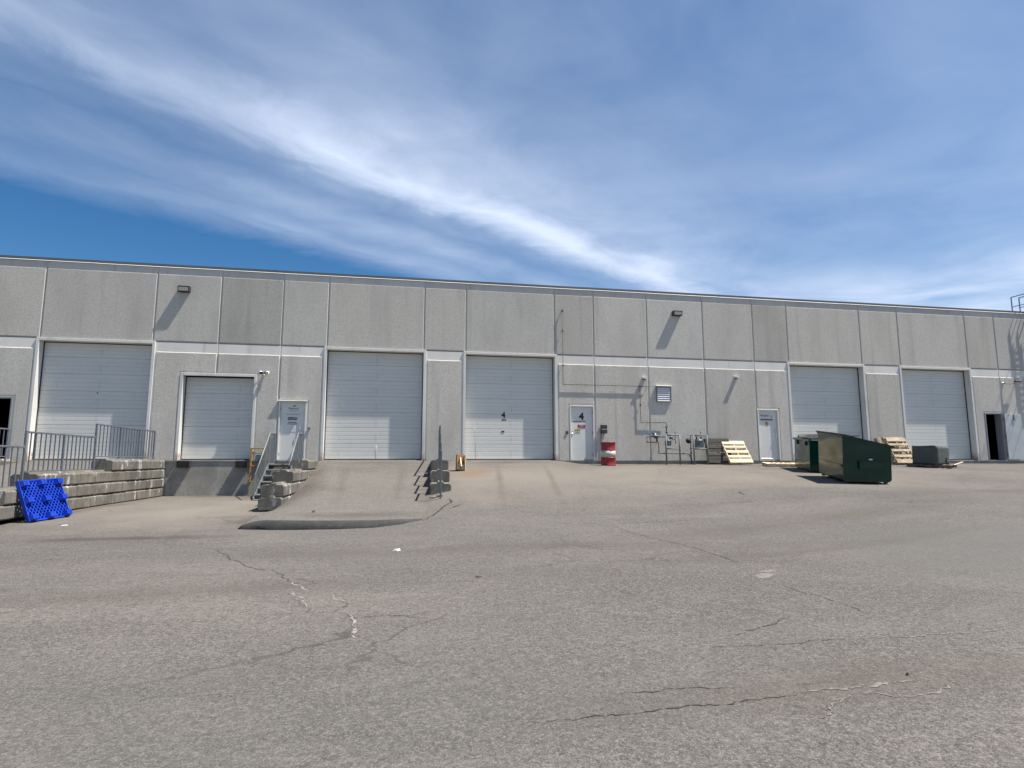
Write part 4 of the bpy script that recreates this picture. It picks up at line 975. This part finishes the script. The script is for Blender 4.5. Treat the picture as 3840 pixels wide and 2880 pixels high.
railing('lowest grey railing at the left edge beyond the blue pallet', -8.5, [(-7.63, -12.0, .32, -.61, [(-9.9, .32, -.96), (-12.0, .32, -1.5)], 0)])
railing('grey railing along the far left ramp edge by the open doorway', -12.94, [(-.45, -3.1, 1.05, .10, [(-.47, 1.05, -.01), (-1.8, 1.05, -.01), (-3.1, 1.05, -.01)], 0), (-1.0, -3.1, .93, None, [], 0)], bal=.205)
railing('stepped grey railing on the short block wall seen end on', 1.45, [
    (-.15, -3.5, 1.13, None, [(-.2, 1.13, -.02), (-3.45, 1.13, -.02)], 0), (-3.45, -5.1, .78, None, [(-5.08, .78, -.335)], -.32), (-5.08, -6.5, .48, None, [(-6.48, .48, -.655)], -.64), (-6.48, -7.55, .24, None, [(-7.52, .255, -1.10)], -.95)],
    rot=-math.atan(.055), bal=.8, br=.012)

# ------------------------------------------------------------------ metal stairs
gz = G(-4.1, -2.8)
t = thing('metal_stairs', 'galvanised metal stairs with side railings up to the shipping door', 'stairs', (-4.08, 0, gz))
zz = lambda z: z-gz
LAND, YL, YB, NS = -.14, -.95, -2.78, 6
rise = (LAND-(-1.28))/NS; run = (YB-YL)/(NS-1)*-1
hw = .46
MB().cbox(-hw, hw, YL, -.005, zz(LAND-.045), zz(LAND), .006).build('landing', GALV, t)
for k in range(1, NS):
    z = LAND-rise*k; y0 = YL-(k-1)*run
    MB().cbox(-hw+.012, hw-.012, y0-run-.02, y0-.012, zz(z-.04), zz(z), .006).build('tread', GALV, t)
for sx in (-1, 1):
    x0, x1 = sx*hw, sx*(hw+.03)
    a, b = min(x0, x1), max(x0, x1)
    sp_ = MB(); sp_.extr([(-.01, zz(LAND+.02)), (-.01, zz(LAND-.16)), (YL, zz(LAND-.16)), (YB-.08, zz(-1.29)), (YB-.16, zz(-1.20)), (YL-.02, zz(LAND+.02))], 'x', a, b); sp_.build('stringer', GALV, t)
    xm = sx*(hw+.015)
    P_ = [(xm, -.03, zz(.95)), (xm, YL+.05, zz(.95)), (xm, YB-.06, zz(-.50))]
    MB().tube(P_, .024, 8).build('handrail', GALV, t)
    for py, pt in ((-.05, .93), (YL+.05, .93), (YB-.06, -.52)):
        pf = LAND if py > YB else -1.26
        MB().cbox(xm-.02, xm+.02, py-.02, py+.02, zz(pf-.05), zz(pt), .004).build('post', GALV, t)
    nb = 22
    for k in range(1, nb):
        py = -.05+(YB-.06+.05)*k/nb
        if py > YL+.05: pt = .94; pf = LAND-.02
        else:
            u = (py-(YL+.05))/(YB-.06-(YL+.05)); pt = .94-1.45*u; pf = LAND-.05-(1.12)*u
        MB().box(xm-.008, xm+.008, py-.008, py+.008, zz(pf), zz(pt)).build('baluster', GALV, t)
MB().cbox(-hw-.02, hw+.02, YB-.22, YB+.02, .0, .03, .006).build('foot_plate', GALV, t)

# dock bumpers
for x0, lb in ((-7.79, 'black rubber dock bumper under the left end of the dock door'), (-5.84, 'black rubber dock bumper under the right end of the dock door')):
    t = thing('dock_bumper', lb, 'dock bumper', (x0+.2, 0, -.15), group='dock bumpers')
    MB().cbox(-.19, .19, -.13, .044, -.115, .13, .02).build('rubber_pad', BLACK, t)
    MB().cbox(-.21, -.192, -.14, .044, -.12, .12, .003).build('end_plate', DKMET, t); MB().cbox(.192, .21, -.14, .044, -.12, .12, .003).build('end_plate', DKMET, t)
    MB().tube([(-.215, -.06, 0), (.215, -.06, 0)], .012, 8).build('rod', GALV, t)

# yellow guard frame left of the stairs
t = thing('yellow_guard_frame', 'yellow steel guard frame with a grey regulator left of the stairs', 'guard frame', (-5.05, -.28, -.80))
f = MB(); f.cbox(-.27, -.215, -.03, .03, 0, 1.24, .005); f.cbox(.22, .275, -.03, .03, 0, 1.24, .005); f.cbox(-.2148, .2198, -.03, .03, 1.19, 1.24, .005); f.cbox(-.2148, .2198, -.03, .03, 0, .05, .005); f.build('frame', YEL, t)
for z in (.10, 1.10):
    for x in (-.24, .245): MB().cbox(x-.02, x+.02, .0305, .325, z-.02, z+.02, .004).build('bracket', YEL, t)
MB().cbox(-.10, .16, -.01, .20, .72, .98, .03).build('regulator', METERG, t); MB().cbox(-.12, .20, -.02, .02, 1.02, 1.06, .01).build('bar', GALV, t)
MB().tube([(.03, .1, .72), (.03, .1, .20), (.12, .1, .12), (.12, .32, .12)], .03, 10).build('pipe', PIPEB, t)
MB().cbox(-.2145, .0, -.02, .02, .56, .60, .01).build('red_handle', ORNG, t)

# ------------------------------------------------------------------ blue plastic pallet
t = thing('plastic_pallet', 'bright blue plastic pallet leaning on the block wall with its feet outward', 'pallet', (0, 0, 0))
az, le, ro = 1.335, .37, .025; Wp, Hp = 1.13, .94
wd = Vector((math.cos(az)*math.cos(ro), math.sin(az)*math.cos(ro), math.sin(ro))); nn = Vector((-math.sin(az), math.cos(az), 0))
up = nn*math.sin(le)+Vector((0, 0, math.cos(le))); up = (up-wd*up.dot(wd)).normalized(); fn = wd.cross(up)    # outward
bx_, by_ = -7.90, -8.33
t.matrix_world = Matrix(((wd.x, up.x, fn.x, bx_), (wd.y, up.y, fn.y, by_), (wd.z, up.z, fn.z, G(bx_, by_)+.012), (0, 0, 0, 1)))
# deck with rim, diamond ribs and nine feet, local x width, y height, z outward
b = MB()
for a in ((0, .022, 0, Hp), (Wp-.022, Wp, 0, Hp)): b.box(a[0], a[1], a[2], a[3], -.03, .05)
for a in ((.0222, Wp-.0222, 0, .022), (.0222, Wp-.0222, Hp-.022, Hp)): b.box(a[0], a[1], a[2], a[3], -.03, .05)
b.build('deck', BLUE, t)
rb = MB(); nr = 16; pitch = .074
for sgn in (1, -1):
    for k in range(-nr, nr*2):
        off = k*pitch*1.25
        # line x = off + sgn*y*.75 clipped to the deck
        pts = []
        for yv in (0.02, Hp-.02):
            xv = off+sgn*.75*yv; pts.append((xv, yv))
        (xa, ya), (xb, yb) = pts
        def clip(xa, ya, xb, yb):
            lo, hi = .02, Wp-.02
            if (xa < lo and xb < lo) or (xa > hi and xb > hi): return None
            def at(x): u = (x-xa)/(xb-xa); return (x, ya+(yb-ya)*u)
            p, q = (xa, ya), (xb, yb)
            if p[0] < lo: p = at(lo)
            if p[0] > hi: p = at(hi)
            if q[0] < lo: q = at(lo)
            if q[0] > hi: q = at(hi)
            return p, q
        r_ = clip(xa, ya, xb, yb)
        if not r_: continue
        p, q = r_; l = math.dist(p, q)
        if l < .05: continue
        an = math.atan2(q[1]-p[1], q[0]-p[0])
        rb.box(0, l, -.008, .008, -.028, .034 if sgn > 0 else .0335, Matrix.Translation((p[0], p[1], 0)) @ Matrix.Rotation(an, 4, 'Z'))
rb.build('rib_grid', BLUE, t)
for i in range(3):
    for j in range(3):
        cx, cy = .10+i*(Wp-.20)/2, .085+j*(Hp-.17)/2
        m = MB(); n4 = 4; w0, h0, w1, h1, d = .095, .075, .070, .055, .135
        vs = [(cx+sx*w0, cy+sy*h0, .0045) for sx, sy in ((-1, -1), (1, -1), (1, 1), (-1, 1))]+[(cx+sx*w1, cy+sy*h1, d) for sx, sy in ((-1, -1), (1, -1), (1, 1), (-1, 1))]
        m.add(vs, [(0, 1, 5, 4), (1, 2, 6, 5), (2, 3, 7, 6), (3, 0, 4, 7), (4, 5, 6, 7)])
        for q in (-.03, 0, .03): m.box(cx+q-.004, cx+q+.004, cy-h1*.9, cy+h1*.9, d+.0002, d+.006)
        m.build('foot', BLUE, t)

# ------------------------------------------------------------------ small things on the ground
cx, cy = 1.98, -3.15
t = thing('wooden_crate', 'small broken orange-brown crate standing beside the short block wall', 'crate', (cx, cy, G(cx, cy)+.03), (R(-8), R(3), R(6)))
cm = mat('crate_wood', (.36, .19, .085), .75, var=[((3, 20, 20), (.25, .12, .045), .45, .7)])
MB().cbox(-.15, .15, .09, .105, 0, .52, .003).build('back_board', cm, t)
for sx in (-1, 1): MB().cbox(min(sx*.15, sx*.132), max(sx*.15, sx*.132), -.11, .0895, 0, .50, .003).build('side_board', WOODN if sx > 0 else cm, t)
MB().cbox(-.1315, .1315, -.11, .0895, -.02, .0, .003).build('bottom_board', cm, t)
MB().cbox(-.1315, .1315, -.115, -.10, .001, .16, .003).build('front_board', WOODD, t)
MB().cbox(-.02, .02, -.20, .2, -.01, .01, .003, Matrix.Translation((.0, -.02, .26)) @ Matrix.Rotation(R(55), 4, 'X') @ Matrix.Rotation(R(20), 4, 'Y')).build('loose_slat', WOODN, t)
def scrap(name, label, x, y, m, s=.05, seed=0, cat='litter', h=.02, zf=None):
    rr = random.Random(seed); t = thing(name, label, cat, (x, y, (zf or surf)(x, y)+.004), (0, 0, rr.uniform(0, 3)))
    mb = MB(); n = 7; vs = [(s*rr.uniform(.7, 1.3)*math.cos(2*math.pi*k/n), s*.6*rr.uniform(.7, 1.3)*math.sin(2*math.pi*k/n), rr.uniform(0, .006)) for k in range(n)]
    vs += [(v[0]*.8, v[1]*.8, v[2]+h*rr.uniform(.6, 1.3)) for v in vs]
    mb.add(vs, [list(range(n))[::-1], list(range(n, 2*n))]+[(k, (k+1) % n, n+(k+1) % n, n+k) for k in range(n)]); mb.build('piece', m, t)
scrap('paper_scrap', 'white crumpled scrap lying alone on the open asphalt below the ramp', -.03, -13.14, ENAMEL, .06, 1, h=.035)
scrap('bark_piece', 'small dark brown chip on the asphalt right of the white scrap', 1.02, -15.36, WOODD, .045, 2, h=.012)
scrap('dark_pebble', 'dark flat pebble on the asphalt at the lower right', 3.66, -19.18, DKMET, .016, 3, h=.010)
scrap('white_rag', 'small white rag on the ramp beside the short block wall', .88, -2.9, PAPER, .085, 5, h=.04)
scrap('tar_chip', 'small black chip lying on the ramp above its dark edge', -1.9, -8.9, BLACK, .05, 6, h=.02)
scrap('paper_strip', 'pale flat strip lying on the pavement by the blue pallet', -6.9, -8.9, ENAMEL, .08, 7, h=.008)
scrap('dark_stick', 'short dark stick on the pavement left of the blue pallet', -8.05, -9.25, WOODD, .11, 8, h=.02)
t = thing('storage_cabinet', 'dim brown cabinet just inside the open doorway on the right', 'cabinet', (27.35, .95, 0))
cb = mat('cabinet_brown', (.20, .17, .13), .7)
MB().cbox(-.22, .25, -.2, .35, .04, 1.05, .015).build('carcass', cb, t); MB().cbox(-.20, .23, -.222, -.202, .08, 1.0, .006).build('door', cb, t)
MB().cbox(-.24, .27, -.23, .37, 1.052, 1.09, .006).build('top', WOODD, t); MB().cbox(-.2, .23, -.18, .33, 0, .039, .005).build('plinth', DKMET, t)

# ------------------------------------------------------------------ roof ladder
t = thing('roof_ladder', 'grey steel roof access ladder with guard rails above the parapet at right', 'ladder', (29.86, -.22, 3.0))
for x in (-.235, .235):
    MB().cbox(x-.012, x+.012, -.035, .035, 0, 4.1, .004).build('side_rail', RAILM, t)
    MB().cbox(x-.02, x+.02, -.02, .70, 4.99, 5.03, .005).build('walk_through_rail', RAILM, t)
    MB().cbox(x-.016, x+.016, -.02, .70, 4.50, 4.53, .005).build('walk_through_rail', RAILM, t)
    for y in (-.02, .69): MB().cbox(x-.02, x+.02, y-.02, y+.02, 4.1005 if y < .3 else 3.9, 4.9895, .005).build('upright', RAILM, t)
    for z in (.3, 2.0, 3.6): MB().cbox(x-.012, x+.012, .0355, .22, z, z+.05, .003).build('standoff', RAILM, t)
for k in range(13): MB().tube([(-.223, 0, .2+k*.305), (.223, 0, .2+k*.305)], .013, 8).build('rung', RAILM, t)
for k, zc in enumerate((1.6, 2.6, 3.6)):
    MB().tube([(-.24+.0, -.03, zc)]+[(.36*math.sin(a)*-1*-1, -.36+.0-.36*math.cos(a)+.0, zc) for a in [R(-150+25*i) for i in range(13)]]+[(.24, -.03, zc)], .016, 6).build('cage_hoop', RAILM, t)
for a in (-60, 0, 60): MB().cbox(.36*math.sin(R(a))-.02, .36*math.sin(R(a))+.02, -.36-.36*math.cos(R(a))-.006, -.36-.36*math.cos(R(a))+.006, 1.55, 3.65, .002).build('cage_strap', RAILM, t)
